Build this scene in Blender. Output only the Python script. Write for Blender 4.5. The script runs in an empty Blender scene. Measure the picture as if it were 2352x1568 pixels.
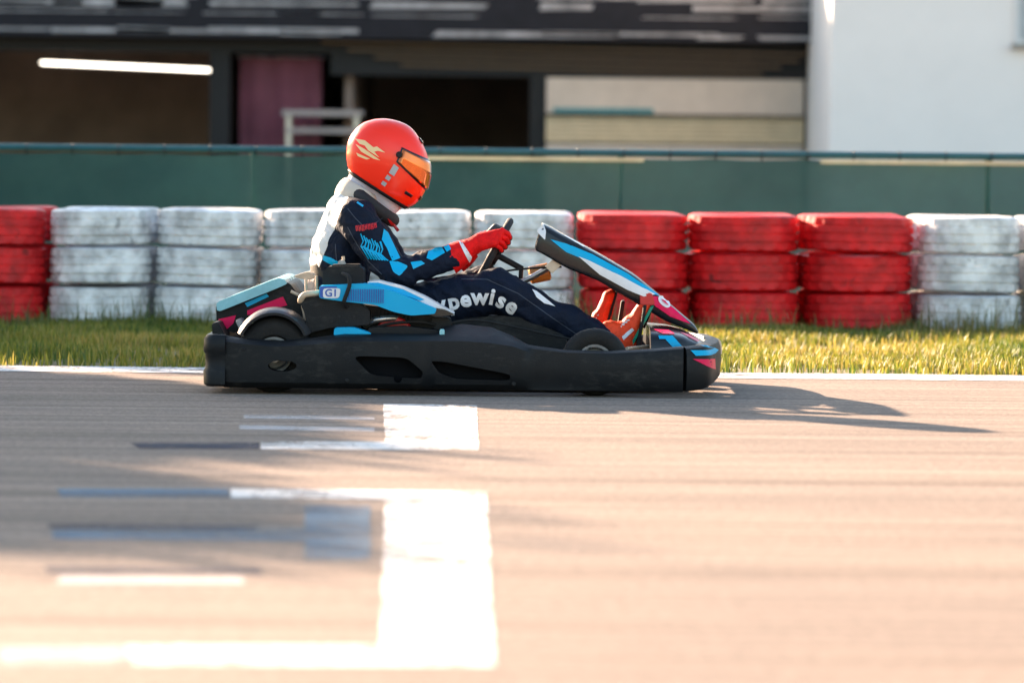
import bpy, bmesh, math, random
import numpy as np
from mathutils import Vector, Matrix, noise
from mathutils.bvhtree import BVHTree
from mathutils.geometry import tessellate_polygon
random.seed(7); rng = np.random.default_rng(7)
S = bpy.context.scene
COL = S.collection
R = math.radians

# ------------------------------------------------------------ camera, sky, sun, exposure
FPX = 3915.0
cam = bpy.data.cameras.new('camera'); camo = bpy.data.objects.new('camera', cam); COL.objects.link(camo)
CAMP = Vector((0, -15, 0.86))
camo.location = CAMP
cam.sensor_width = 36; cam.lens = 36 * FPX / 1024
cam.clip_start = 0.1; cam.clip_end = 3000
ROLL = R(0.55)
CM = (Matrix.Rotation(R(90 - 2.47), 3, 'X') @ Matrix.Rotation(ROLL, 3, 'Z'))
camo.rotation_euler = CM.to_euler()
cam.dof.use_dof = True; cam.dof.focus_distance = 15.6; cam.dof.aperture_fstop = 2.8
S.camera = camo

SUNV = Vector((-2.08, 2.47, 1.05)).normalized()          # towards the sun
elev = math.asin(SUNV.z); azi = math.atan2(SUNV.x, SUNV.y)
w = bpy.data.worlds.new('World'); S.world = w; w.use_nodes = True
nt = w.node_tree; bgn = nt.nodes['Background']
sky = nt.nodes.new('ShaderNodeTexSky'); sky.sky_type = 'NISHITA'; sky.sun_disc = False
sky.sun_elevation = elev; sky.sun_rotation = azi % (2 * math.pi); sky.air_density = 1.2; sky.dust_density = 1.5
nt.links.new(sky.outputs[0], bgn.inputs[0]); bgn.inputs[1].default_value = 0.062
sl = bpy.data.lights.new('sun', 'SUN'); so = bpy.data.objects.new('sun', sl); COL.objects.link(so)
sl.energy = 5.0; sl.angle = R(0.55); sl.color = (1.0, 0.72, 0.51)
so.rotation_euler = SUNV.to_track_quat('Z', 'Y').to_euler(); so.location = (-20, 20, 12)
S.view_settings.view_transform = 'Standard'; S.view_settings.look = 'None'
S.view_settings.gamma = 1; S.view_settings.exposure = 2.85; S.view_settings.use_curve_mapping = False

def W(dx, dy, Y):
    """point in the place at depth Y that I measured at (dx, dy) of the 2352 px wide photograph"""
    v = CM @ Vector(((dx * 0.43537 - 512) / FPX, (341 - dy * 0.43537) / FPX, -1))
    return CAMP + v * ((Y - CAMP.y) / v.y)

# ------------------------------------------------------------ materials
def mat(name, col, rough=0.6, metal=0.0, spec=0.5, bump=0.0, bscale=60, var=0.0, vscale=5, coat=0.0,
        col2=None, stretch=(1, 1, 1), emit=None, trans=0.0, alpha=1.0, rvar=0.1):
    m = bpy.data.materials.new(name); m.use_nodes = True
    n = m.node_tree.nodes; l = m.node_tree.links; p = n['Principled BSDF']
    p.inputs['Base Color'].default_value = (*col, 1); p.inputs['Roughness'].default_value = rough
    p.inputs['Metallic'].default_value = metal; p.inputs['Specular IOR Level'].default_value = spec
    p.inputs['Coat Weight'].default_value = coat; p.inputs['Coat Roughness'].default_value = 0.06
    tc = n.new('ShaderNodeTexCoord'); mp = n.new('ShaderNodeMapping'); mp.inputs['Scale'].default_value = stretch
    l.new(tc.outputs['Object'], mp.inputs[0])
    if var > 0 or col2:
        nz = n.new('ShaderNodeTexNoise'); nz.inputs['Scale'].default_value = vscale; nz.inputs['Detail'].default_value = 6
        nz.inputs['Roughness'].default_value = 0.6
        l.new(mp.outputs[0], nz.inputs['Vector'])
        cr = n.new('ShaderNodeValToRGB'); cr.color_ramp.elements[0].position = 0.35; cr.color_ramp.elements[1].position = 0.68
        c2 = col2 if col2 else tuple(c * (1 - var) for c in col)
        cr.color_ramp.elements[0].color = (*c2, 1); cr.color_ramp.elements[1].color = (*col, 1)
        l.new(nz.outputs[0], cr.inputs[0]); l.new(cr.outputs[0], p.inputs['Base Color'])
    nr = n.new('ShaderNodeTexNoise'); nr.inputs['Scale'].default_value = 14; nr.inputs['Detail'].default_value = 5
    l.new(tc.outputs['Object'], nr.inputs['Vector'])
    mr = n.new('ShaderNodeMapRange'); mr.inputs['To Min'].default_value = max(0.03, rough - rvar); mr.inputs['To Max'].default_value = min(1, rough + rvar)
    l.new(nr.outputs[0], mr.inputs[0]); l.new(mr.outputs[0], p.inputs['Roughness'])
    if bump > 0:
        nb = n.new('ShaderNodeTexNoise'); nb.inputs['Scale'].default_value = bscale; nb.inputs['Detail'].default_value = 4
        l.new(mp.outputs[0], nb.inputs['Vector'])
        b = n.new('ShaderNodeBump'); b.inputs['Strength'].default_value = bump; b.inputs['Distance'].default_value = 0.01
        l.new(nb.outputs[0], b.inputs['Height']); l.new(b.outputs[0], p.inputs['Normal'])
    if emit:
        p.inputs['Emission Color'].default_value = (*emit[0], 1); p.inputs['Emission Strength'].default_value = emit[1]
    p.inputs['Alpha'].default_value = alpha; p.inputs['Transmission Weight'].default_value = trans
    return m

M = {}
M['black'] = mat('black_plastic', (0.0055, 0.007, 0.009), 0.5, spec=.22, bump=0.12, bscale=220, col2=(0.009, 0.0095, 0.0105), vscale=9)
M['black_gloss'] = mat('black_gloss', (0.006, 0.008, 0.011), 0.28, spec=.35, coat=0.12)
M['dark'] = mat('dark_metal', (0.014, 0.014, 0.015), 0.55, metal=0.1, spec=.25, bump=0.15, bscale=90)
M['alloy'] = mat('cast_alloy', (0.42, 0.41, 0.40), 0.45, metal=0.3, var=0.4, vscale=20)
M['steel'] = mat('steel', (0.55, 0.54, 0.52), 0.3, metal=0.9, var=0.3, vscale=12)
M['rubber'] = mat('rubber', (0.011, 0.011, 0.012), 0.75, spec=.25, bump=0.3, bscale=120, col2=(0.018, 0.017, 0.016), vscale=14)
M['blue'] = mat('sky_blue_vinyl', (0.0, 0.40, 0.70), 0.38, spec=.22, var=0.1)
M['blue_pale'] = mat('pale_blue_vinyl', (0.22, 0.55, 0.62), 0.28, coat=0.3, var=0.2, vscale=12)
M['royal'] = mat('royal_blue_vinyl', (0.01, 0.08, 0.38), 0.35)
M['white'] = mat('white_vinyl', (0.78, 0.78, 0.78), 0.35, var=0.12, vscale=18)
M['pink'] = mat('crimson_pink_vinyl', (0.80, 0.0, 0.085), 0.38, spec=.22, var=0.1)
M['redpart'] = mat('red_paint', (0.55, 0.01, 0.012), 0.35)
M['amber'] = mat('amber_plastic', (0.62, 0.25, 0.05), 0.35, var=0.35, vscale=30)
M['tan'] = mat('tan_plastic', (0.62, 0.48, 0.34), 0.45, var=0.2, vscale=30)
M['glove'] = mat('red_glove', (0.92, 0.006, 0.006), 0.65, spec=.2, bump=0.35, bscale=180, var=0.3, vscale=40)
M['glove_b'] = mat('black_glove_leather', (0.02, 0.02, 0.022), 0.55, bump=0.3, bscale=150)
M['boot'] = mat('red_boot', (1.0, 0.075, 0.018), 0.6, spec=.25, bump=0.35, bscale=140, var=0.3, vscale=30)
M['sole'] = mat('green_sole', (0.0, 0.26, 0.15), 0.55)
M['brace'] = mat('black_foam', (0.014, 0.014, 0.016), 0.8, bump=0.3, bscale=160)
M['balaclava'] = mat('white_knit', (0.62, 0.60, 0.66), 0.85, bump=0.3, bscale=220)
M['cream'] = mat('cream_fabric', (0.62, 0.55, 0.46), 0.85, bump=0.3, bscale=120, var=0.2)
M['helmet'] = mat('fluorescent_red_gelcoat', (1.0, 0.028, 0.006), 0.3, spec=.3, coat=0.35, rvar=0.04)
M['visor'] = mat('amber_visor', (0.55, 0.10, 0.0), 0.1, metal=0.8, coat=1.0, rvar=0.03)
M['grey'] = mat('silver_grey_vinyl', (0.42, 0.45, 0.46), 0.4, var=0.2)
M['gold'] = mat('pale_yellow_vinyl', (0.85, 0.58, 0.28), 0.35)
M['concrete'] = mat('concrete', (0.30, 0.28, 0.25), 0.9, bump=0.3, bscale=30, var=0.3, vscale=2)

def scuff(m):
    n = m.node_tree.nodes; l = m.node_tree.links; p = n['Principled BSDF']; src = p.inputs['Base Color'].links[0].from_socket
    tc = n.new('ShaderNodeTexCoord'); mp = n.new('ShaderNodeMapping'); mp.inputs['Scale'].default_value = (5, 8, 13); l.new(tc.outputs['Object'], mp.inputs[0])
    x = n.new('ShaderNodeTexNoise'); x.inputs['Scale'].default_value = 3; x.inputs['Detail'].default_value = 9; x.inputs['Roughness'].default_value = .72; l.new(mp.outputs[0], x.inputs[0])
    y = n.new('ShaderNodeTexNoise'); y.inputs['Scale'].default_value = 3.5; y.inputs['Detail'].default_value = 4; l.new(tc.outputs['Object'], y.inputs[0])
    q = n.new('ShaderNodeMath'); q.operation = 'MULTIPLY_ADD'; l.new(y.outputs[0], q.inputs[0]); q.inputs[1].default_value = .5; l.new(x.outputs[0], q.inputs[2])
    mr = n.new('ShaderNodeMapRange'); mr.inputs['From Min'].default_value = .80; mr.inputs['From Max'].default_value = .95; mr.inputs['To Max'].default_value = .4; l.new(q.outputs[0], mr.inputs[0])
    mx = n.new('ShaderNodeMix'); mx.data_type = 'RGBA'; l.new(mr.outputs[0], mx.inputs[0]); l.new(src, mx.inputs[6]); mx.inputs[7].default_value = (.05, .047, .042, 1)
    l.new(mx.outputs[2], p.inputs['Base Color'])
scuff(M['black'])
def suit_material():
    m = mat('navy_race_suit', (0.004, 0.008, 0.02), 0.72, spec=.18, bump=0.0)
    n = m.node_tree.nodes; l = m.node_tree.links; p = n['Principled BSDF']
    p.inputs['Sheen Weight'].default_value = 0.0
    tc = n.new('ShaderNodeTexCoord'); sp = n.new('ShaderNodeSeparateXYZ')
    nz = n.new('ShaderNodeTexNoise'); nz.inputs['Scale'].default_value = 18; l.new(tc.outputs['Object'], nz.inputs[0])
    l.new(tc.outputs['Object'], sp.inputs[0])
    a = W(740, 600, .7); b = W(799, 459, .7)
    slope = (b.x - a.x) / (b.z - a.z)
    # white back panel: everything behind a slanting seam, above the waist
    m1 = n.new('ShaderNodeMath'); m1.operation = 'MULTIPLY_ADD'; l.new(sp.outputs[2], m1.inputs[0])
    m1.inputs[1].default_value = slope; m1.inputs[2].default_value = a.x - slope * a.z
    m2 = n.new('ShaderNodeMath'); m2.operation = 'SUBTRACT'; l.new(m1.outputs[0], m2.inputs[0]); l.new(sp.outputs[0], m2.inputs[1])
    m3 = n.new('ShaderNodeMath'); m3.operation = 'MULTIPLY_ADD'; l.new(nz.outputs[0], m3.inputs[0]); m3.inputs[1].default_value = 0.02
    l.new(m2.outputs[0], m3.inputs[2])
    m4 = n.new('ShaderNodeMath'); m4.operation = 'GREATER_THAN'; l.new(m3.outputs[0], m4.inputs[0]); m4.inputs[1].default_value = 0.01
    m5 = n.new('ShaderNodeMath'); m5.operation = 'GREATER_THAN'; l.new(sp.outputs[2], m5.inputs[0]); m5.inputs[1].default_value = W(740, 612, .7).z
    m6 = n.new('ShaderNodeMath'); m6.operation = 'MULTIPLY'; l.new(m4.outputs[0], m6.inputs[0]); l.new(m5.outputs[0], m6.inputs[1])
    mx = n.new('ShaderNodeMix'); mx.data_type = 'RGBA'; l.new(m6.outputs[0], mx.inputs[0])
    mx.inputs[6].default_value = (0.004, 0.0085, 0.022, 1); mx.inputs[7].default_value = (0.66, 0.64, 0.62, 1)
    l.new(mx.outputs[2], p.inputs['Base Color'])
    nb = n.new('ShaderNodeTexNoise'); nb.inputs['Scale'].default_value = 22; nb.inputs['Detail'].default_value = 3; nb.inputs['Distortion'].default_value = 1.2
    nf = n.new('ShaderNodeTexNoise'); nf.inputs['Scale'].default_value = 320
    l.new(tc.outputs['Object'], nb.inputs[0]); l.new(tc.outputs['Object'], nf.inputs[0])
    b1 = n.new('ShaderNodeBump'); b1.inputs['Strength'].default_value = 0.55; b1.inputs['Distance'].default_value = 0.02; l.new(nb.outputs[0], b1.inputs['Height'])
    b2 = n.new('ShaderNodeBump'); b2.inputs['Strength'].default_value = 0.2; b2.inputs['Distance'].default_value = 0.004; l.new(nf.outputs[0], b2.inputs['Height'])
    l.new(b1.outputs[0], b2.inputs['Normal']); l.new(b2.outputs[0], p.inputs['Normal'])
    return m
M['suit'] = suit_material()
M['seam'] = mat('grey_piping', (0.035, 0.045, 0.07), .7)

def asphalt(name, base, patch, streak=0.25):
    m = bpy.data.materials.new(name); m.use_nodes = True
    n = m.node_tree.nodes; l = m.node_tree.links; p = n['Principled BSDF']
    tc = n.new('ShaderNodeTexCoord')
    def nz(scale, st=(1, 1, 1), det=5, rough=0.6):
        mp = n.new('ShaderNodeMapping'); mp.inputs['Scale'].default_value = st; l.new(tc.outputs['Object'], mp.inputs[0])
        x = n.new('ShaderNodeTexNoise'); x.inputs['Scale'].default_value = scale; x.inputs['Detail'].default_value = det
        x.inputs['Roughness'].default_value = rough; l.new(mp.outputs[0], x.inputs[0]); return x
    big = nz(0.7); st = nz(1.0, (0.22, 9, 1), 6, 0.7); st2 = nz(1.0, (0.5, 34, 1), 4, 0.7)
    vo = n.new('ShaderNodeTexVoronoi'); vo.inputs['Scale'].default_value = 130; l.new(tc.outputs['Object'], vo.inputs['Vector'])
    fine = nz(260, det=3)
    r1 = n.new('ShaderNodeValToRGB'); r1.color_ramp.elements[0].position = .35; r1.color_ramp.elements[1].position = .7
    r1.color_ramp.elements[0].color = (*patch, 1); r1.color_ramp.elements[1].color = (*base, 1); l.new(big.outputs[0], r1.inputs[0])
    def mul(colsock, facsock, lo, hi, a=.3, b=.7):
        mr = n.new('ShaderNodeMapRange'); mr.inputs['From Min'].default_value = a; mr.inputs['From Max'].default_value = b
        mr.inputs['To Min'].default_value = lo; mr.inputs['To Max'].default_value = hi; l.new(facsock, mr.inputs[0])
        v = n.new('ShaderNodeVectorMath'); v.operation = 'SCALE'; l.new(colsock, v.inputs[0]); l.new(mr.outputs[0], v.inputs['Scale']); return v.outputs[0]
    c = mul(r1.outputs[0], st.outputs[0], 1 - streak, 1.06)
    c = mul(c, st2.outputs[0], 1 - streak * .6, 1.06)
    c = mul(c, vo.outputs['Color'], .72, 1.25, 0, 1)
    c = mul(c, fine.outputs[0], .75, 1.25)
    mid = nz(38, det=5, rough=.7); c = mul(c, mid.outputs[0], .72, 1.24)
    rub = nz(1.0, (0.12, 3.1, 1), 3, .5); c = mul(c, rub.outputs[0], .80, 1.0, .36, .5)
    l.new(c, p.inputs['Base Color']); p.inputs['Roughness'].default_value = 1.0; p.inputs['Specular IOR Level'].default_value = 0.12; p.inputs['Diffuse Roughness'].default_value = 0.3
    b = n.new('ShaderNodeBump'); b.inputs['Strength'].default_value = 0.5; b.inputs['Distance'].default_value = 0.003
    l.new(vo.outputs['Distance'], b.inputs['Height']); l.new(b.outputs[0], p.inputs['Normal'])
    return m
M['asphalt'] = asphalt('track_asphalt', (0.375, 0.292, 0.238), (0.315, 0.252, 0.212), .46)
M['paddock'] = asphalt('paddock_surface', (0.26, 0.24, 0.21), (0.2, 0.18, 0.15), .1)

def paint_worn(name, col, wear=0.5, dark=(0.2, 0.18, 0.17), scale=26, streaky=False, through=False, cover=1.0):
    """paint, worn through where the noise is low"""
    m = bpy.data.materials.new(name); m.use_nodes = True
    n = m.node_tree.nodes; l = m.node_tree.links; p = n['Principled BSDF']
    tc = n.new('ShaderNodeTexCoord'); mp = n.new('ShaderNodeMapping'); l.new(tc.outputs['Object'], mp.inputs[0])
    mp.inputs['Scale'].default_value = (0.25, 1.8, 1) if streaky else (1, 1, 1)
    x = n.new('ShaderNodeTexNoise'); x.inputs['Scale'].default_value = scale; x.inputs['Detail'].default_value = 8; x.inputs['Roughness'].default_value = .75
    l.new(mp.outputs[0], x.inputs[0])
    if through:
        x2 = n.new('ShaderNodeTexNoise'); x2.inputs['Scale'].default_value = 3.2; x2.inputs['Detail'].default_value = 5; l.new(mp.outputs[0], x2.inputs[0])
        x3 = n.new('ShaderNodeTexNoise'); x3.inputs['Scale'].default_value = 170; x3.inputs['Detail'].default_value = 3; l.new(tc.outputs['Object'], x3.inputs[0])
        a1 = n.new('ShaderNodeMath'); a1.operation = 'MULTIPLY_ADD'; l.new(x2.outputs[0], a1.inputs[0]); a1.inputs[1].default_value = .55; l.new(x.outputs[0], a1.inputs[2])
        a2 = n.new('ShaderNodeMath'); a2.operation = 'MULTIPLY_ADD'; l.new(x3.outputs[0], a2.inputs[0]); a2.inputs[1].default_value = .45; l.new(a1.outputs[0], a2.inputs[2])
        mr = n.new('ShaderNodeMapRange'); mr.inputs['From Min'].default_value = wear + .43; mr.inputs['From Max'].default_value = wear + .60; mr.inputs['To Max'].default_value = cover
        l.new(a2.outputs[0], mr.inputs[0]); l.new(mr.outputs[0], p.inputs['Alpha']); p.inputs['Base Color'].default_value = (*col, 1)
    else:
        r = n.new('ShaderNodeValToRGB'); r.color_ramp.elements[0].position = wear - .06; r.color_ramp.elements[1].position = wear + .04
        r.color_ramp.elements[0].color = (*dark, 1); r.color_ramp.elements[1].color = (*col, 1)
        l.new(x.outputs[0], r.inputs[0]); l.new(r.outputs[0], p.inputs['Base Color'])
    p.inputs['Roughness'].default_value = .95 if through else .7
    p.inputs['Specular IOR Level'].default_value = .1 if through else .4
    vo = n.new('ShaderNodeTexVoronoi'); vo.inputs['Scale'].default_value = 130; l.new(tc.outputs['Object'], vo.inputs['Vector'])
    b = n.new('ShaderNodeBump'); b.inputs['Strength'].default_value = 0.35; b.inputs['Distance'].default_value = 0.003
    l.new(vo.outputs['Distance'], b.inputs['Height']); l.new(b.outputs[0], p.inputs['Normal'])
    return m
M['line'] = paint_worn('white_road_paint', (0.74, 0.72, 0.69), .43, through=True, cover=.93)
M['line_old'] = paint_worn('old_grey_paint', (0.62, 0.60, 0.60), .45, streaky=True, through=True, cover=.6)
M['line_blue'] = paint_worn('faded_blue_paint', (0.16, 0.24, 0.32), .43, streaky=True, through=True, cover=.72)
M['line_dark'] = paint_worn('blacked_out_paint', (0.05, 0.06, 0.09), .43, streaky=True, through=True, cover=.8)

def tyre_paint(name, col, bare=(0.03, 0.03, 0.03), wear=.40):
    m = paint_worn(name, col, wear, dark=bare, scale=5)
    n = m.node_tree.nodes; l = m.node_tree.links
    # every tyre gets its own scuffs
    oi = n.new('ShaderNodeObjectInfo'); mp = [x for x in n if x.type == 'MAPPING'][0]
    v = n.new('ShaderNodeVectorMath'); v.operation = 'SCALE'; v.inputs[0].default_value = (37, 17, 9); l.new(oi.outputs['Random'], v.inputs['Scale'])
    l.new(v.outputs[0], mp.inputs['Location'])
    p = n['Principled BSDF']; src = p.inputs['Base Color'].links[0].from_socket
    d = n.new('ShaderNodeTexNoise'); d.inputs['Scale'].default_value = 9; d.inputs['Detail'].default_value = 6; l.new(mp.outputs[0], d.inputs[0])
    r = n.new('ShaderNodeMapRange'); r.inputs['From Min'].default_value = .35; r.inputs['From Max'].default_value = .65; r.inputs['To Min'].default_value = .55; r.inputs['To Max'].default_value = 1.05
    l.new(d.outputs[0], r.inputs[0])
    s = n.new('ShaderNodeVectorMath'); s.operation = 'SCALE'; l.new(src, s.inputs[0]); l.new(r.outputs[0], s.inputs['Scale']); l.new(s.outputs[0], p.inputs['Base Color'])
    p.inputs['Roughness'].default_value = .55
    for x in n:
        if x.type == 'TEX_VORONOI': x.inputs['Scale'].default_value = 60
    return m
M['tyre_white'] = tyre_paint('white_painted_tyre', (0.86, 0.85, 0.84), wear=.36)
M['tyre_red'] = tyre_paint('red_painted_tyre', (0.78, 0.010, 0.014), bare=(.06,.01,.01), wear=.36)

# ------------------------------------------------------------ object helpers
def mesh_obj(name, bm_or_me, m, parent=None, smooth=False, angle=None):
    if isinstance(bm_or_me, bmesh.types.BMesh):
        me = bpy.data.meshes.new(name); bm_or_me.normal_update(); bm_or_me.to_mesh(me); bm_or_me.free()
    else: me = bm_or_me
    for x in (m if isinstance(m, (list, tuple)) else [m]):
        me.materials.append(x)
    o = bpy.data.objects.new(name, me); COL.objects.link(o)
    if smooth:
        me.polygons.foreach_set('use_smooth', [True] * len(me.polygons))
        if angle:
            try: me.set_sharp_from_angle(angle=R(angle))
            except Exception: pass
    if parent is not None:
        o.parent = parent
        mp = Matrix.Identity(4); q = parent
        while q is not None:
            mp = (Matrix.LocRotScale(q.location, q.rotation_euler, q.scale) if q.parent is None else q.matrix_parent_inverse_store) @ mp if False else mp
            q = q.parent
        root = parent
        if parent.parent is None: o.matrix_parent_inverse = Matrix.Translation(parent.location).inverted() if parent.type == 'EMPTY' else Matrix.Identity(4)
    return o

def thing(name, label, cat, loc=(0, 0, 0), group=None, rotz=0):
    o = bpy.data.objects.new(name, None); COL.objects.link(o); o.empty_display_size = .1
    o.location = loc; o.rotation_euler = (0, 0, rotz); o['label'] = label; o['category'] = cat
    if group: o['group'] = group
    return o
def tag(o, label, cat, group=None, kind=None):
    o['label'] = label; o['category'] = cat
    if group: o['group'] = group
    if kind: o['kind'] = kind
    return o
def struct(o, label=None):
    o['kind'] = 'structure'
    if label: o['label'] = label
    return o

def box_bm(bm, x0, x1, y0, y1, z0, z1, mtx=None):
    vs = [bm.verts.new(Vector((x, y, z)) if mtx is None else mtx @ Vector((x, y, z))) for x in (x0, x1) for y in (y0, y1) for z in (z0, z1)]
    for f in ((0, 1, 3, 2), (4, 6, 7, 5), (0, 4, 5, 1), (2, 3, 7, 6), (0, 2, 6, 4), (1, 5, 7, 3)):
        bm.faces.new([vs[i] for i in f])
def box(name, x0, x1, y0, y1, z0, z1, m, parent=None, bev=0, mtx=None):
    bm = bmesh.new(); box_bm(bm, x0, x1, y0, y1, z0, z1, mtx)
    bmesh.ops.recalc_face_normals(bm, faces=bm.faces)
    if bev: bmesh.ops.bevel(bm, geom=list(bm.edges), offset=bev, segments=2, affect='EDGES')
    return mesh_obj(name, bm, m, parent, smooth=bev > 0, angle=40)

def prism(name, pts, Y0, Y1, m, parent=None, bev=0.006, segs=3, Yref=None):
    """a side profile measured in photograph pixels, given real width from Y0 to Y1"""
    yr = Y0 if Yref is None else Yref
    P = [W(x, y, yr) for x, y in pts]
    bm = bmesh.new()
    a = [bm.verts.new((p.x, Y0, p.z)) for p in P]; b = [bm.verts.new((p.x, Y1, p.z)) for p in P]
    bm.faces.new(a); bm.faces.new(b[::-1]); n = len(P)
    for i in range(n): bm.faces.new((a[i], b[i], b[(i + 1) % n], a[(i + 1) % n]))
    bmesh.ops.recalc_face_normals(bm, faces=bm.faces)
    if bev: bmesh.ops.bevel(bm, geom=list(bm.edges), offset=bev, segments=segs, affect='EDGES', clamp_overlap=True)
    return mesh_obj(name, bm, m, parent, smooth=True, angle=35)

def tube_bm(bm, pts, r, seg=12, closed=False, cap=True):
    pts = [Vector(p) for p in pts]; n = len(pts); rings = []
    rr = r if isinstance(r, (list, tuple)) else [r] * n
    up = Vector((0.13, 0.27, 1)).normalized(); prev = None
    for i, p in enumerate(pts):
        if closed: t = pts[(i + 1) % n] - pts[i - 1]
        else: t = pts[min(i + 1, n - 1)] - pts[max(i - 1, 0)]
        t.normalize()
        a = (prev - t * prev.dot(t)) if prev is not None else t.orthogonal()
        if a.length < 1e-5: a = t.orthogonal()
        a.normalize(); prev = a; b = t.cross(a)
        rings.append([bm.verts.new(p + (a * math.cos(k * 2 * math.pi / seg) + b * math.sin(k * 2 * math.pi / seg)) * rr[i]) for k in range(seg)])
    for i in range(n if closed else n - 1):
        A = rings[i]; B = rings[(i + 1) % n]; off = 0
        if closed and i == n - 1:
            off = min(range(seg), key=lambda k: (A[0].co - B[k].co).length)
        for k in range(seg): bm.faces.new((A[k], A[(k + 1) % seg], B[(k + 1 + off) % seg], B[(k + off) % seg]))
    if cap and not closed: bm.faces.new(rings[0][::-1]); bm.faces.new(rings[-1])
def smooth_path(pts, n=6):
    pts = [Vector(p) for p in pts]; out = []
    for i in range(len(pts) - 1):
        p0 = pts[max(i - 1, 0)]; p1 = pts[i]; p2 = pts[i + 1]; p3 = pts[min(i + 2, len(pts) - 1)]
        for k in range(n):
            t = k / n
            out.append(0.5 * ((2 * p1) + (p2 - p0) * t + (2 * p0 - 5 * p1 + 4 * p2 - p3) * t * t + (3 * p1 - p0 - 3 * p2 + p3) * t ** 3))
    out.append(pts[-1]); return out
def tube(name, pts, r, m, parent=None, seg=12, smooth=0):
    bm = bmesh.new(); tube_bm(bm, smooth_path(pts, smooth) if smooth else pts, r, seg)
    bmesh.ops.recalc_face_normals(bm, faces=bm.faces)
    return mesh_obj(name, bm, m, parent, smooth=True, angle=50)

def lathe_bm(bm, prof, seg, centre=Vector((0, 0, 0)), axis='Z', mod=None):
    rings = []
    for j, (r, h) in enumerate(prof):
        ring = []
        for k in range(seg):
            a = 2 * math.pi * k / seg; rr = r + (mod(j, k) if mod else 0)
            v = Vector((rr * math.cos(a), rr * math.sin(a), h))
            if axis == 'Y': v = Vector((v.x, v.z, v.y))
            ring.append(bm.verts.new(centre + v))
        rings.append(ring)
    n = len(prof)
    for j in range(n):
        A = rings[j]; B = rings[(j + 1) % n]
        for k in range(seg): bm.faces.new((A[k], A[(k + 1) % seg], B[(k + 1) % seg], B[k]))
    bmesh.ops.recalc_face_normals(bm, faces=bm.faces)

def evaluated(o):
    dg = bpy.context.evaluated_depsgraph_get(); dg.update()
    me = bpy.data.meshes.new_from_object(o.evaluated_get(dg)); return me

def apply_mods(o):
    me = evaluated(o); o.modifiers.clear(); old = o.data; o.data = me
    return o

def bvh_of(objs):
    vs = []; fs = []
    for o in objs:
        k = len(vs); vs += [v.co.copy() for v in o.data.vertices]; fs += [[i + k for i in p.vertices] for p in o.data.polygons]
    return BVHTree.FromPolygons(vs, fs)

def decal(name, polys, targets, m, parent, Yref, off=0.003, maxlen=0.02, world=False, smooth=True):
    """flat print lying on a surface: outlines are laid on the near side of the targets"""
    bv = targets if isinstance(targets, BVHTree) else bvh_of(targets)
    bm = bmesh.new()
    for poly in polys:
        P = [Vector(p) if world else W(p[0], p[1], Yref) for p in poly]
        flat = [Vector((p.x, p.z, 0)) for p in P]
        vs = [bm.verts.new((p.x, 0, p.z)) for p in P]
        for t in tessellate_polygon([flat]):
            try: bm.faces.new([vs[i] for i in t])
            except ValueError: pass
    return _finish_decal(name, bm, bv, m, parent, off, maxlen, Yref)
def _finish_decal(name, bm, bv, m, parent, off, maxlen, Yref):
    for _ in range(6):
        es = [e for e in bm.edges if e.calc_length() > maxlen]
        if not es: break
        bmesh.ops.subdivide_edges(bm, edges=es, cuts=1); bmesh.ops.triangulate(bm, faces=bm.faces)
    last = Yref
    for v in bm.verts:
        h = bv.ray_cast(Vector((v.co.x, -2, v.co.z)), Vector((0, 1, 0)))
        if h[0] is not None and abs(h[0].y - Yref) < .35:
            nn = h[1] if h[1].y < 0 else -h[1]
            v.co = h[0] + nn * off * .6 + Vector((0, -off * .6, 0)); last = v.co.y
        else: v.co.y = last
    bm.normal_update()
    for f in bm.faces:
        if f.normal.y > 0: f.normal_flip()
    return mesh_obj(name, bm, m, parent, smooth=True)

def text_decal(name, s, px, py, hpx, ang, targets, m, parent, Yref, shear=0, arc=0.0, bold=0.03, off=.003, spacing=1.0):
    cu = bpy.data.curves.new('t', 'FONT'); cu.body = s; cu.size = 1; cu.offset = bold; cu.shear = shear; cu.resolution_u = 3; cu.space_character = spacing
    cu.align_x = 'CENTER'; cu.align_y = 'CENTER'
    o = bpy.data.objects.new('t', cu); COL.objects.link(o)
    me = evaluated(o); bpy.data.objects.remove(o)
    bm = bmesh.new(); bm.from_mesh(me); bmesh.ops.remove_doubles(bm, verts=bm.verts, dist=1e-4)
    c = W(px, py, Yref); sc = (W(px, py, Yref).z - W(px, py + hpx, Yref).z)
    for v in bm.verts:
        x, y = v.co.x, v.co.y
        if arc: 
            th = x * arc; rr = 1 / arc + y; x = rr * math.sin(th); y = rr * math.cos(th) - 1 / arc
        x *= sc; y *= sc
        v.co = Vector((c.x + x * math.cos(ang) - y * math.sin(ang), 0, c.z + x * math.sin(ang) + y * math.cos(ang)))
    bv = targets if isinstance(targets, BVHTree) else bvh_of(targets)
    bmesh.ops.triangulate(bm, faces=bm.faces)
    return _finish_decal(name, bm, bv, m, parent, off, 0.02, Yref)

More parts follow.
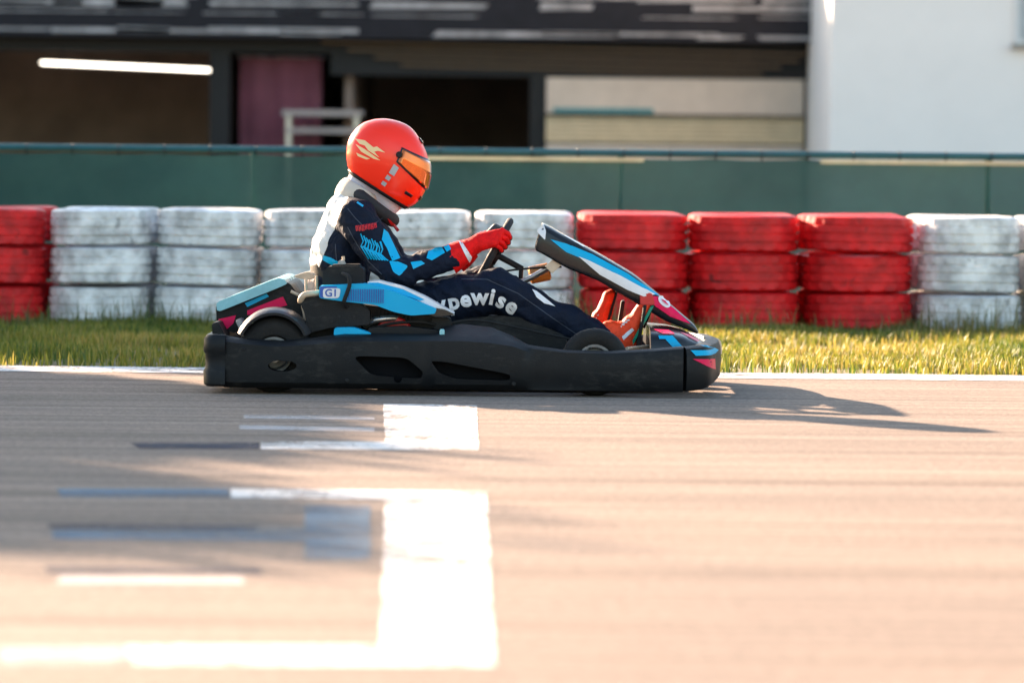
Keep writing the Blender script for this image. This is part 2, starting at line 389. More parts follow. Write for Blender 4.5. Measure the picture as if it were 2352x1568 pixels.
# ============================================================ SETTING: ground sheets
def sheet(name, x0, x1, y0, y1, z, m, nx=1, ny=1):
    bm = bmesh.new(); g = [[bm.verts.new((x0 + (x1 - x0) * i / nx, y0 + (y1 - y0) * j / ny, z)) for j in range(ny + 1)] for i in range(nx + 1)]
    for i in range(nx):
        for j in range(ny): bm.faces.new((g[i][j], g[i + 1][j], g[i + 1][j + 1], g[i][j + 1]))
    return mesh_obj(name, bm, m)
M['earth'] = mat('dry_earth', (0.16, 0.13, 0.08), 0.95, bump=.5, bscale=20, col2=(0.09, 0.09, 0.04), vscale=1.5)
M['turf'] = mat('turf_soil', (0.10, 0.10, 0.03), 0.95, bump=.5, bscale=40, col2=(0.16, 0.12, 0.06), vscale=3)
struct(sheet('ground', -1200, 1200, -1200, 1200, -0.03, M['earth']), 'dry open ground reaching to the horizon')
struct(sheet('track', -60, 60, -30, 1.98, 0.0, M['asphalt']), 'grey asphalt kart track with rubbered streaks')
struct(sheet('grass_verge', -60, 60, 1.98, 12.5, -0.004, M['turf'], 2, 2), 'soil under the grass between the track edge and the fence')
struct(sheet('paddock', -60, 60, 12.5, 90, -0.008, M['paddock']), 'pale paddock surface behind the fence')
bm = bmesh.new()
def quad(bm, x0, x1, y0, y1, z, jag=0.0):
    n = max(2, int(abs(x1 - x0) / .05)); 
    lo = [bm.verts.new((x0 + (x1 - x0) * i / n, y0 + random.uniform(-jag, jag), z)) for i in range(n + 1)]
    hi = [bm.verts.new((x0 + (x1 - x0) * i / n, y1 + random.uniform(-jag, jag), z)) for i in range(n + 1)]
    for i in range(n): bm.faces.new((lo[i], lo[i + 1], hi[i + 1], hi[i]))
quad(bm, -30, 30, 1.50, 1.97, 0.003, .006)
struct(mesh_obj('track_edge_line', bm, M['line']), 'white painted line along the far edge of the track')

# start grid slots painted on the asphalt, measured from the photograph
def G(dx, dy):
    v = CM @ Vector(((dx * 0.43537 - 512) / FPX, (341 - dy * 0.43537) / FPX, -1)); return CAMP + v * (-CAMP.z / v.z)
def ground_poly(name, pts, z, m, label):
    P = [G(x, y) for x, y in pts]; bm = bmesh.new(); bm.faces.new([bm.verts.new((p.x, p.y, z)) for p in P])
    bmesh.ops.subdivide_edges(bm, edges=bm.edges, cuts=30)
    for v in bm.verts: v.co.x += random.uniform(-.0025, .0025); v.co.y += random.uniform(-.0025, .0025)
    bmesh.ops.recalc_face_normals(bm, faces=bm.faces)
    for f in bm.faces:
        if f.normal.z < 0: f.normal_flip()
    return struct(mesh_obj(name, bm, m), label)
ground_poly('grid_slot_marking', [(600, 1014), (885, 1014), (880, 927), (1095, 930), (1100, 1033), (600, 1031)], .0015, M['line'], 'white bracket of the far start grid slot beside the kart')
ground_poly('grid_slot_marking', [(530, 1122), (1118, 1128), (1136, 1527), (310, 1524), (290, 1484), (876, 1484), (884, 1146), (530, 1142)], .0015, M['line'], 'large white bracket of the near start grid slot in the foreground')
ground_poly('faded_marking', [(0, 1488), (288, 1484), (306, 1524), (0, 1530)], .0015, M['line_old'], 'greyed end of the near white line at the left edge')
ground_poly('faded_marking', [(130, 1122), (526, 1122), (526, 1142), (140, 1142)], .0015, M['line_blue'], 'blue grey faded bar left of the white middle line')
ground_poly('faded_marking', [(300, 1016), (595, 1016), (595, 1031), (320, 1030)], .0015, M['line_dark'], 'dark blotted out bar left of the far white line')
ground_poly('faded_marking', [(120, 1216), (700, 1216), (700, 1160), (850, 1160), (850, 1285), (700, 1285), (700, 1240), (120, 1238)], .0015, M['line_blue'], 'faded blue patch inside the near grid slot')
ground_poly('faded_marking', [(110, 1203), (600, 1208), (580, 1216), (110, 1213)], .003, M['line_dark'], 'dark stripe along the top of the faded blue patch')
ground_poly('faded_marking', [(100, 1300), (600, 1304), (600, 1318), (110, 1316)], .0015, M['line_dark'], 'dark stripe above the pale stripe inside the near grid slot')
ground_poly('faded_marking', [(140, 1322), (560, 1322), (560, 1340), (130, 1340)], .0015, M['line_old'], 'pale worn stripe inside the near grid slot')
ground_poly('faded_marking', [(560, 952), (860, 956), (860, 964), (560, 960)], .0015, M['line_old'], 'thin pale worn stripe just below the kart')
ground_poly('faded_marking', [(550, 976), (860, 982), (860, 991), (550, 985)], .0015, M['line_old'], 'second thin pale stripe below the kart')

# ============================================================ TYRE BARRIERS
def tyre_mesh(name, Rr, width, m, seg=60):
    h = width / 2; t = .012
    prof = [(Rr * .60, -h * .55), (Rr * .66, -h * .80), (Rr * .80, -h * .98), (Rr * .93, -h * .95), (Rr * .975, -h * .86), (Rr * .99, -h * .78),
            (Rr * .985, -h * .50), (Rr * .945, -h * .49), (Rr * .945, -h * .42), (Rr, -h * .40), (Rr, -h * .07), (Rr * .955, -h * .06), (Rr * .955, h * .06), (Rr, h * .07),
            (Rr, h * .40), (Rr * .945, h * .42), (Rr * .945, h * .49), (Rr * .985, h * .50), (Rr * .985, h * .72), (Rr * .975, h * .86), (Rr * .90, h * .95), (Rr * .80, h * .98),
            (Rr * .66, h * .80), (Rr * .60, h * .55), (Rr * .64, h * .45), (Rr * .84, h * .6), (Rr * .90, 0), (Rr * .84, -h * .6), (Rr * .64, -h * .45)]
    def mod(j, k):
        if j in (5, 6, 17, 18) and k % 3 == 0: return -.011
        if j in (9, 10, 13, 14) and k % 3 == 1: return -.008
        return 0
    bm = bmesh.new(); lathe_bm(bm, prof, seg, mod=mod)
    me = bpy.data.meshes.new(name); bm.to_mesh(me); bm.free(); me.materials.append(m)
    me.polygons.foreach_set('use_smooth', [True] * len(me.polygons)); me.set_sharp_from_angle(angle=R(38))
    return me
TR = .298; TH = .212
TM = {'white': tyre_mesh('tyre_white', TR, TH, M['tyre_white']), 'red': tyre_mesh('tyre_red', TR, TH, M['tyre_red']), 'black': tyre_mesh('tyre_black', TR, TH, M['rubber'])}
FY = 6.42 + TR
xw0 = (110 - 1176) * 21.7 / 8992
PW = {5: .585, 3: .625}
blocks = [(xw0 - 6.6, 5, 'white', 'white tyre wall outside the left edge of the photo'),
          (xw0 - 3.6, 6, 'red', 'red tyre wall at the left edge, behind the shaded grass'),
          (xw0, 5, 'white', 'long white tyre wall behind the driver and the rear of the kart'),
          (xw0 + 2.925, 3, 'red', 'short red tyre wall behind the front fairing, between two white walls'),
          (xw0 + 4.8, 4, 'white', 'white tyre wall at the right edge of the photo'),
          (xw0 + 7.2, 4, 'red', 'red tyre wall outside the right edge of the photo')]
for bx, n, colr, lab in blocks:
    pw = PW.get(n, .6)
    root = thing('tyre_barrier', lab, 'tyre barrier', (bx + pw / 2 * n, FY, 0), 'painted tyre barriers along the verge')
    for j in range(2):
        for i in range(n):
            for k in range(3):
                c = colr
                o = bpy.data.objects.new('tyre', TM[c]); COL.objects.link(o); o.parent = root
                o.location = ((i + .5) * pw - pw / 2 * n + random.uniform(-.012, .012), j * .60 + random.uniform(-.028, .02), TH / 2 + k * (TH + .003) + .004)
                o.rotation_euler = (random.uniform(-.02, .02), random.uniform(-.02, .02), random.uniform(0, 6.28))
                s_ = random.uniform(.955, .99) * pw / .6; o.scale = (s_, s_, random.uniform(.96, 1.0))

# ============================================================ GREEN FENCE
fy = 10.6
fence = thing('mesh_fence', 'low fence hung with green netting under a teal top rail', 'fence', (0, fy, 0))
M['teal'] = mat('teal_painted_tube', (0.0, 0.085, 0.10), .35, var=.2)
def net_material():
    m = mat('green_windbreak_net', (0.048, 0.125, 0.104), .8, spec=.2, col2=(0.026, 0.078, 0.070), vscale=1.3)
    n = m.node_tree.nodes; l = m.node_tree.links; p = n['Principled BSDF']
    tc = n.new('ShaderNodeTexCoord'); mp = n.new('ShaderNodeMapping'); l.new(tc.outputs['Object'], mp.inputs[0])
    w1 = n.new('ShaderNodeTexWave'); w1.wave_type = 'BANDS'; w1.bands_direction = 'Z'; w1.inputs['Scale'].default_value = 22; w1.inputs['Distortion'].default_value = .3
    l.new(mp.outputs[0], w1.inputs[0])
    mr = n.new('ShaderNodeMapRange'); mr.inputs['To Min'].default_value = .99; mr.inputs['To Max'].default_value = .9; l.new(w1.outputs['Fac'], mr.inputs[0])
    l.new(mr.outputs[0], p.inputs['Alpha'])
    p.inputs['Subsurface Weight'].default_value = 0
    return m
M['net'] = net_material()
nb = 14; span = 2.4; X0 = -nb * span / 2 + .7
for i in range(nb + 1):
    x = X0 + i * span
    bm = bmesh.new(); tube_bm(bm, [(x, fy + .03, -.02), (x, fy + .03, 1.0)], .022, 12); mesh_obj('fence_post', bm, M['teal'], fence, True, 50)
for i in range(nb):
    x = X0 + i * span
    bm = bmesh.new(); NX = 40; NZ = 14; g = []
    for a in range(NX + 1):
        u = a / NX; col_ = []
        sag = .018 * math.sin(math.pi * ((u * 4) % 1)) * (0.5 + random.random() * .1)
        for b in range(NZ + 1):
            v = b / NZ; z = .03 + v * (.962 - sag - .03)
            y = fy - .012 - .02 * math.sin(math.pi * v) * math.sin(u * 7 + i * 1.7) - .01 * noise.noise(Vector((x + u * span, v * 3, i)) * 2)
            col_.append(bm.verts.new((x + u * span, y, z)))
        g.append(col_)
    for a in range(NX):
        for b in range(NZ): bm.faces.new((g[a][b], g[a + 1][b], g[a + 1][b + 1], g[a][b + 1]))
    mesh_obj('netting_panel', bm, M['net'], fence, True)
tube('top_rail', [(X0, fy, .992), (X0 + nb * span, fy, .992)], .024, M['teal'], fence, 16)
M['gap_light'] = mat('painted_sunlit_gap', (0.62, 0.60, 0.36), .7, var=.3)  # pale strip coloured as a sunlit gap between net and top rail
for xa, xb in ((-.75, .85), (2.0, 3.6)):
    bm = bmesh.new(); box_bm(bm, xa, xb, fy - .045, fy - .04, .935, .962); mesh_obj('sunlit_gap_strip', bm, M['gap_light'], fence)
bm = bmesh.new()
for i in range(nb * 8):
    x = X0 + i * span / 8 + .02; c = Vector((x, fy, .975))
    tube_bm(bm, [c + Vector((0, -.028, -.03)), c + Vector((0, -.03, .02)), c + Vector((0, 0, .045)), c + Vector((0, .028, .02)), c + Vector((0, .02, -.03))], .004, 5)
o = mesh_obj('cable_tie', bm, M['black'], fence); o['kind'] = 'stuff'

# ============================================================ GRASS
def grass(name, n, xr, yr, hmin, hmax, m, label, dens=None, wid=.0035, lean=.5):
    x = rng.uniform(*xr, n); y = rng.uniform(*yr, n)
    keep = np.ones(n, bool)
    if dens is not None:
        d = np.array([dens(a, b) for a, b in zip(x, y)]); keep = rng.random(n) < d
    x = x[keep]; y = y[keep]; n = len(x)
    cl = np.array([noise.noise(Vector((a * 1.3, b * 1.3, 3.1))) for a, b in zip(x, y)])
    h = (hmin + (hmax - hmin) * rng.random(n) ** 1.6) * (1 + .9 * cl)
    az = rng.uniform(0, 2 * np.pi, n); le = rng.uniform(.05, lean, n) * h
    dx = np.cos(az) * le; dy = np.sin(az) * le; a2 = az + np.pi / 2; wv = wid * rng.uniform(.6, 1.4, n)
    wx = np.cos(a2) * wv; wy = np.sin(a2) * wv
    co = np.zeros((n, 5, 3))
    co[:, 0] = np.stack([x - wx, y - wy, np.full(n, -.006)], 1); co[:, 1] = np.stack([x + wx, y + wy, np.full(n, -.006)], 1)
    co[:, 2] = np.stack([x - wx * .8 + dx * .35, y - wy * .8 + dy * .35, h * .55], 1); co[:, 3] = np.stack([x + wx * .8 + dx * .35, y + wy * .8 + dy * .35, h * .55], 1)
    co[:, 4] = np.stack([x + dx, y + dy, h * (1 - .25 * (le / np.maximum(h, 1e-4)))], 1)
    me = bpy.data.meshes.new(name); me.vertices.add(n * 5); me.vertices.foreach_set('co', co.ravel())
    base = np.arange(n) * 5
    tri = np.stack([base, base + 1, base + 3, base, base + 3, base + 2, base + 2, base + 3, base + 4], 1).ravel()
    me.loops.add(len(tri)); me.loops.foreach_set('vertex_index', tri)
    me.polygons.add(n * 3); me.polygons.foreach_set('loop_start', np.arange(n * 3) * 3); me.polygons.foreach_set('loop_total', np.full(n * 3, 3))
    me.update(calc_edges=True); me.validate()
    at = me.attributes.new('tint', 'FLOAT', 'POINT'); at.data.foreach_set('value', np.repeat(rng.random(n), 5).astype(np.float32))
    me.materials.append(m); o = bpy.data.objects.new(name, me); COL.objects.link(o)
    o['kind'] = 'stuff'; o['label'] = label; o['category'] = 'grass'; return o
def grass_material(name, greens):
    m = bpy.data.materials.new(name); m.use_nodes = True; n = m.node_tree.nodes; l = m.node_tree.links; p = n['Principled BSDF']
    at = n.new('ShaderNodeAttribute'); at.attribute_name = 'tint'
    tc = n.new('ShaderNodeTexCoord'); nz = n.new('ShaderNodeTexNoise'); nz.inputs['Scale'].default_value = .9; nz.inputs['Detail'].default_value = 4; l.new(tc.outputs['Object'], nz.inputs[0])
    ad = n.new('ShaderNodeMath'); ad.operation = 'MULTIPLY_ADD'; l.new(nz.outputs[0], ad.inputs[0]); ad.inputs[1].default_value = 1.6; 
    sb = n.new('ShaderNodeMath'); sb.operation = 'MULTIPLY_ADD'; l.new(at.outputs['Fac'], sb.inputs[0]); sb.inputs[1].default_value = .5; sb.inputs[2].default_value = -.55
    l.new(sb.outputs[0], ad.inputs[2])
    r = n.new('ShaderNodeValToRGB'); e = r.color_ramp.elements
    e[0].position = .2; e[0].color = (*greens[0], 1); e[1].position = .85; e[1].color = (*greens[2], 1)
    x = e.new(.5); x.color = (*greens[1], 1)
    l.new(ad.outputs[0], r.inputs[0]); l.new(r.outputs[0], p.inputs['Base Color']); p.inputs['Roughness'].default_value = .6
    tr = n.new('ShaderNodeBsdfTranslucent'); mx = n.new('ShaderNodeMixShader'); mx.inputs[0].default_value = .36
    l.new(r.outputs[0], tr.inputs[0]); l.new(p.outputs[0], mx.inputs[1]); l.new(tr.outputs[0], mx.inputs[2]); l.new(mx.outputs[0], n['Material Output'].inputs[0])
    return m
M['grass'] = grass_material('verge_grass', ((0.055, 0.105, 0.014), (0.19, 0.20, 0.022), (0.38, 0.28, 0.07)))
M['tall'] = grass_material('tall_grass', ((0.05, 0.09, 0.015), (0.12, 0.14, 0.03), (0.32, 0.25, 0.12)))
grass('grass', 260000, (-5.2, 5.2), (1.93, 6.9), .02, .07, M['grass'], 'short mown grass turning yellow between the track edge and the tyre walls',
      dens=lambda a, b: min(1, max(.06, .75 + 1.5 * noise.noise(Vector((a * .9, b * 1.5, 2))) + .6 * noise.noise(Vector((a * 5, b * 7, 4))))) * (1 if b > 2.25 + .2 * noise.noise(Vector((a * 2.2, 0, 0))) else .4))
grass('tall_grass', 9000, (-5.2, 5.2), (5.9, 6.42), .05, .20, M['tall'], 'taller unmown grass along the foot of the tyre walls', wid=.003, lean=.7,
      dens=lambda a, b: .25 + .9 * max(0, noise.noise(Vector((a * 1.1, b, 9)))) )
grass('background_grass', 30000, (-14, 14), (7.7, 12.4), .03, .12, M['tall'], 'rough grass behind the tyre walls and under the fence')

# ============================================================ BUILDINGS BEHIND
M['fascia'] = mat('black_fascia_board', (0.014, 0.014, 0.02), .6, spec=.2, var=.3)
M['wall_w'] = mat('white_render', (0.90, 0.83, 0.78), .85, bump=.3, bscale=12, var=.06, vscale=1)
M['interior'] = mat('brown_interior', (0.27, 0.20, 0.165), .85, var=.35, vscale=1)
M['fmark'] = mat('grey_white_print', (0.42, 0.41, 0.42), .6, var=.6, vscale=3)
M['timber'] = mat('tan_trim', (0.15, 0.09, 0.045), .6, var=.2)
M['panelc'] = mat('cream_board', (0.62, 0.52, 0.43), .7, var=.12)
M['panely'] = mat('buff_board', (0.62, 0.50, 0.32), .7, var=.15)
M['tealp'] = mat('teal_strip', (0.05, 0.22, 0.24), .6)
M['magenta'] = mat('mauve_cloth', (0.20, 0.055, 0.085), .8, var=.3, vscale=2)
M['lamp'] = mat('lit_tube', (0.9, 0.9, 0.85), .5, emit=((1.0, 0.88, 0.74), 0.9))
gl = Vector((-7.3, 40, 0)); gd = Vector((1, 0, 0)).normalized(); gn = Vector((-gd.y, gd.x, 0))
GMX = Matrix.Translation(gl) @ Matrix.Rotation(math.atan2(gd.y, gd.x), 4, 'Z')
def uz(dx, dy):
    """(distance along the garage front, height) of a photo pixel"""
    v = CM @ Vector(((dx * 0.43537 - 512) / FPX, (341 - dy * 0.43537) / FPX, -1))
    t = (gl - CAMP).dot(gn) / v.dot(gn); p = CAMP + v * t; return (p - gl).dot(gd), p.z
garage = thing('pit_garage', 'long dark pit garage with white marks on its black fascia', 'building', tuple(gl + gd * 7))
def gbox(name, u0, u1, d0, d1, z0, z1, m, bev=0): return box(name, u0, u1, d0, d1, z0, z1, m, garage, bev, GMX)
uR = uz(1890, 150)[0]; uK0 = uz(1255, 200)[0]; uK1 = uz(1845, 200)[0]
gbox('fascia', -16, uR + .3, -.55, -.35, 2.69, 4.3, M['fascia'])
gbox('roof', -16, uR, -.349, 8.4, 4.0, 4.2, M['concrete'])
gbox('lintel', -16, uz(760, 150)[0] - .002, -.05, .25, 2.50, 4.0, M['dark'])
gbox('lintel', uz(760, 150)[0], uR - .05, -.05, .25, 2.20, 4.0, M['dark'])
for k in range(4):
    z = 2.64 - k * .095
    ub = uR - .1 - .25 * k; ua = uz(740 + 60 * k, 150)[0]; sk = Matrix.Translation((0, 0, z)) @ Matrix.Rotation(R(.9), 4, 'Y')
    box('trim_strip', ua - 5, ub - 5, -.30 + k * .06, -.27 + k * .06, -.014, .014, M['timber'], garage, 0, GMX @ Matrix.Translation((5, 0, 0)) @ sk)
gbox('back_wall', -16, uR, 8.0, 8.3, 0, 4.0, M['interior'])
gbox('floor_slab', -16, uR, -.34, 7.99, 0, .05, M['concrete'])
u = uz(505, 200)[0]; gbox('column', u - .14, u + .14, -.04, .24, .05, 2.50, M['dark'])
u = uz(1240, 200)[0]; gbox('column', u - .14, u + .14, -.04, .24, .05, 2.20, M['dark'])
for px in (505, 800, 1240):
    u = uz(px, 200)[0]; gbox('partition_wall', u - .06, u + .06, .26, 7.99, .05, 3.99, M['interior'])
gbox('end_wall', uR - .2, uR, .26, 7.99, .05, 3.99, M['wall_w'])
gbox('front_panel', uK0, uK1, -.10, -.055, 1.69, 2.19, M['panelc'])
za = uz(1300, 262)[1]; zb = uz(1300, 332)[1]
gbox('counter_board', uK0, uK1, -.14, -.07, 1.29, 1.655, M['panely'])
gbox('teal_strip', uK0 + .1, uz(1500, 250)[0], -.13, -.101, 1.70, 1.77, M['tealp'])
gbox('counter_edge', uK0 - .02, uK1 + .02, -.2, -.15, 1.66, 1.68, M['dark'])
gbox('lower_panel', uK0, uK1, -.12, -.07, .05, 1.26, M['panelc'])
for k in range(5): gbox('board_joint', uK0 + .05, uK1 - .05, -.146, -.1405, 1.35 + k * .065, 1.356 + k * .065, M['timber'])
u = uz(1862, 250)[0]; gbox('red_downpipe', u - .05, u + .05, -.2, -.11, .05, 2.4, M['redpart'])
# white marks of the fascia boards, two rows of uneven blocks
u = -8.5; random.seed(12)
while u < uR - .3:
    for (zc, hh) in ((2.77, .045), (3.02, .012), (3.15, .06), (3.27, .05)):
        L = random.uniform(.5, 2.6); sk = random.uniform(-.2, .3)
        if random.random() < .7:
            bm = bmesh.new(); h0 = hh * random.uniform(.45, 1); zz = zc + random.uniform(-.02, .02)
            a0 = u + random.uniform(0, .2); a1 = min(a0 + L, uR - .05)
            pts = [(a0, zz - h0), (a1, zz - h0 * random.uniform(.5, 1)), (a1 + sk * .3, zz + h0 * random.uniform(.5, 1)), (a0 + sk * .3, zz + h0)]
            f = [bm.verts.new(GMX @ Vector((a, -.556, b))) for a, b in pts]; g2 = [bm.verts.new(GMX @ Vector((a, -.552, b))) for a, b in pts]
            bm.faces.new(f); bm.faces.new(g2[::-1])
            for i in range(4): bm.faces.new((f[i], g2[i], g2[(i + 1) % 4], f[(i + 1) % 4]))
            bmesh.ops.recalc_face_normals(bm, faces=bm.faces)
            mesh_obj('fascia_mark', bm, M['fmark'], garage)
    u += random.uniform(.6, 1.5)
random.seed(7)
# lit tube in the left bay
ua, zA = uz(80, 139); ub, zB = uz(480, 168)
tl = thing('tube_lamp', 'lit white tube lamp under the garage roof at the upper left', 'lamp', tuple(GMX @ Vector((ua, .8, zA))))
tilt = GMX @ Matrix.Translation((ua, 0, zA)) @ Matrix.Rotation(R(2.0), 4, 'Y') @ Matrix.Translation((-ua, 0, -zA))
tl2 = box('diffuser', ua, ub, .62, .68, zA - .03, zA + .010, M['lamp'], tl, .015, tilt)
box('lamp_housing', ua - .03, ub + .03, .56, .74, zA + .012, zA + .04, M['dark'], tl, .01, tilt)
for uu in (ua + .3, ub - .3):
    bm = bmesh.new(); tube_bm(bm, [GMX @ Vector((uu, .65, zA + .07)), GMX @ Vector((uu, .65, 3.99))], .008, 6); mesh_obj('suspension_rod', bm, M['dark'], tl)
# mauve banner and pale bench
ua = uz(545, 200)[0]; ub = uz(735, 200)[0]
bn = thing('fabric_banner', 'mauve cloth banner hanging in the middle garage bay left of the helmet', 'banner', tuple(GMX @ Vector(((ua + ub) / 2, .5, 0))))
bm = bmesh.new(); g = []
for i in range(17):
    col_ = []
    for j in range(15):
        u_ = ua + (ub - ua) * i / 16; col_.append(bm.verts.new(GMX @ Vector((u_, .5 + .03 * math.sin(i * 1.1 + j * .1) + .01 * math.sin(j), .35 + 2.1 * j / 14))))
    g.append(col_)
for i in range(16):
    for j in range(14): bm.faces.new((g[i][j], g[i + 1][j], g[i + 1][j + 1], g[i][j + 1]))
bb = mesh_obj('cloth', bm, M['magenta'], bn, True)
bm = bmesh.new(); tube_bm(bm, [GMX @ Vector((ua - .05, .5, 2.46)), GMX @ Vector((ub + .05, .5, 2.46))], .02, 8); mesh_obj('pole', bm, M['steel'], bn)
ua = uz(650, 250)[0]; ub = uz(835, 250)[0]
bc = thing('bar_table', 'pale high table with a lower shelf in the garage left of the helmet', 'table', tuple(GMX @ Vector(((ua + ub) / 2, .1, 0))))
M['pale'] = mat('pale_laminate', (0.38, 0.33, 0.31), .6, var=.2)
box('table_top', ua, ub, -.3, .2, 1.62, 1.70, M['pale'], bc, .01, GMX); box('shelf', ua + .05, ub - .05, -.28, .18, 1.38, 1.45, M['pale'], bc, .01, GMX)
for uu in (ua + .06, ub - .12):
    for dd in (-.26, .1): box('leg', uu, uu + .06, dd, dd + .06, 0.05, 1.62, M['steel'], bc, 0, GMX)
# white building on the right
wb = thing('white_building', 'tall plain white rendered building at the upper right corner', 'building', (9, 36, 0))
xa = (1900 - 1176) * 51 / 8992
box('wall', xa, 22, 36, 46, 0, 7.5, M['wall_w'], wb)
box('parapet', xa - .04, 22.04, 35.94, 46.04, 7.5, 7.65, M['concrete'], wb, .01)
box('plinth', xa - .02, 22.02, 35.97, 46.02, 0, .35, M['concrete'], wb)
xw = (2330 - 1176) * 51 / 8992; zt = W(2340, 30, 36).z; zb = W(2340, 92, 36).z
box('window_frame', xw - .05, xw + .95, 35.95, 35.998, zb - .05, zt + .6, M['white'], wb, .005)
box('window_pane', xw, xw + .9, 35.935, 35.948, zb, zt + .55, M['grey'], wb)
box('window_sill', xw - .1, xw + 1.0, 35.86, 35.949, zb - .11, zb - .052, M['concrete'], wb, .008)

# ============================================================ TREES that throw the shade on the left
M['bark'] = mat('bark', (0.12, 0.09, 0.065), .9, bump=.8, bscale=18, var=.4)
M['leaf'] = grass_material('leaves', ((0.035, 0.07, 0.015), (0.06, 0.10, 0.02), (0.11, 0.13, 0.03)))
def tree(x, y, z0, z1, rad, n, label, seed):
    rg = np.random.default_rng(seed); random.seed(seed)
    root = thing('tree', label, 'tree', (x, y, 0), 'trees left of the track')
    bm = bmesh.new(); top = Vector((x + .2, y, z1 - .6))
    tube_bm(bm, smooth_path([(x, y, -.05), (x + .08, y + .05, z0 * .6), (x - .05, y, z0 + .5), tuple(top)], 4), [.16 - .13 * i / 12 for i in range(13)], 10)
    for k in range(9):
        a = k * 2.4; h = z0 * .8 + (z1 - z0) * .6 * k / 9; e = Vector((x + math.cos(a) * rad * .8, y + math.sin(a) * rad * .8, h + .7))
        tube_bm(bm, [(x, y, h - .3), tuple((Vector((x, y, h - .3)) + e) / 2 + Vector((0, 0, .1))), tuple(e)], [.05, .035, .012], 6)
    mesh_obj('trunk', bm, M['bark'], root, True, 60)
    cz = (z0 + z1) / 2; hz = (z1 - z0) / 2
    cc = rg.normal(size=(60, 3)); cc /= np.linalg.norm(cc, axis=1)[:, None]; cc *= rg.uniform(.3, 1, (60, 1)) ** .5 * .82
    idx = rg.integers(0, 60, n); p = cc[idx] + rg.normal(size=(n, 3)) * .13
    P = np.stack([x + p[:, 0] * rad, y + p[:, 1] * rad, cz + p[:, 2] * hz], 1)
    u = rg.normal(size=(n, 3)); u /= np.linalg.norm(u, axis=1)[:, None]; v = np.cross(u, rg.normal(size=(n, 3))); v /= np.linalg.norm(v, axis=1)[:, None]
    s = rg.uniform(.05, .095, (n, 1)); co = np.stack([P - u * s, P - v * s * .5, P + u * s, P + v * s * .5], 1)
    me = bpy.data.meshes.new('crown'); me.vertices.add(n * 4); me.vertices.foreach_set('co', co.ravel()); me.loops.add(n * 4); me.loops.foreach_set('vertex_index', np.arange(n * 4))
    me.polygons.add(n); me.polygons.foreach_set('loop_start', np.arange(n) * 4); me.polygons.foreach_set('loop_total', np.full(n, 4)); me.update(calc_edges=True)
    at = me.attributes.new('tint', 'FLOAT', 'POINT'); at.data.foreach_set('value', np.repeat(rg.random(n), 4).astype(np.float32))
    mesh_obj('crown', me, M['leaf'], root)
def ts(t, s): return (.64 * t + .76 * s, -.76 * t + .64 * s)
xt, yt = ts(-15, 1.1); tree(xt, yt, 1.3, 4.3, 2.5, 90000, 'broad leafy tree left of the frame behind the fence', 3)
xt, yt = ts(-11, -1.4); tree(xt, yt, 1.7, 3.9, 1.0, 30000, 'smallest young tree left of the frame, closest to the fence', 5)
xt, yt = ts(-12.9, -2.75); tree(xt, yt, 2.2, 4.75, 1.35, 50000, 'slim leafy tree second nearest to the track left of the frame', 6)
xt, yt = ts(-13.2, -4.7); tree(xt, yt, 3.0, 5.6, 1.6, 60000, 'tallest leafy tree left of the frame, nearest the track', 4)
random.seed(7)

# ============================================================ GO KART
kart = thing('go_kart', 'black rental go kart with sky blue and crimson panels, racing to the right', 'go kart', (-.2, .7, 0))
KW = 1.40

def zc(y, x=1176, Y=0.0): return W(x, y, Y).z
def interp(tab, x):
    if x <= tab[0][0]: return tab[0][1:]
    for a, b in zip(tab, tab[1:]):
        if x <= b[0]:
            t = (x - a[0]) / (b[0] - a[0]); return tuple(p + (q - p) * t for p, q in zip(a[1:], b[1:]))
    return tab[-1][1:]

def side_bumper(near):
    # x px, top of outer face, inner lip height, inner lip depth
    tab = [(500, 771, 769, .06), (560, 778, 777, .05), (640, 784, 783, .05), (720, 779, 776, .06), (790, 772, 766, .09), (1000, 771, 768, .10), (1014, 771, 752, .12), (1060, 771, 746, .14),
           (1130, 776, 754, .13), (1180, 784, 774, .10), (1212, 796, 792, .06), (1300, 806, 804, .05), (1400, 808, 806, .05), (1500, 803, 801, .05), (1572, 797, 795, .05)]
    n = 110; bm = bmesh.new(); rings = []
    for i in range(n + 1):
        x = 512 + (1570 - 512) * i / n; zt, zi, dp = interp(tab, x)
        yb = 889 + (x - 512) * .0105
        p = W(x, zt, 0); X = p.x; Zt = p.z; Zi = W(x, zi, 0).z; Zb = W(x, yb, 0).z
        bow = .012 * math.sin(math.pi * i / n); e = .02 * max(0, 1 - i / 4.0)
        k = 1 / (1 + math.exp(-(x - 1211) / 3.0)); dip = -.010 + .022 * k - .012 * max(0, min(1, (x - 1300) / 200)) + .006 * math.exp(-((x - 980) / 5.0) ** 2)
        prof = [(.045 + e, Zb - .002), (.014 + e, Zb + .003), (.002 + e + dip, Zb + .022), (-bow * .6 + e + dip, Zb + (Zt - Zb) * .3), (-bow + e + dip, Zb + (Zt - Zb) * .6), (-bow * .7 + e + dip, Zt - .018),
                (.006 + e, Zt - .005), (.018 + e, Zt + .0), (dp * .6, Zt + (Zi - Zt) * .75), (dp, Zi), (dp + .012, Zi - .01), (dp + .012, Zi - .05), (.06, Zb + .05), (.055, Zb + .01)]
        rings.append([bm.verts.new((X, y if near else KW - y, z)) for y, z in prof])
    m = len(rings[0])
    for i in range(n):
        for k in range(m): bm.faces.new((rings[i][k], rings[i + 1][k], rings[i + 1][(k + 1) % m], rings[i][(k + 1) % m]))
    bm.faces.new(rings[0]); bm.faces.new(rings[-1][::-1]); bmesh.ops.recalc_face_normals(bm, faces=bm.faces)
    return mesh_obj('side_bumper', bm, M['black'], kart, True, 45)
nearb = side_bumper(True); farb = side_bumper(False)
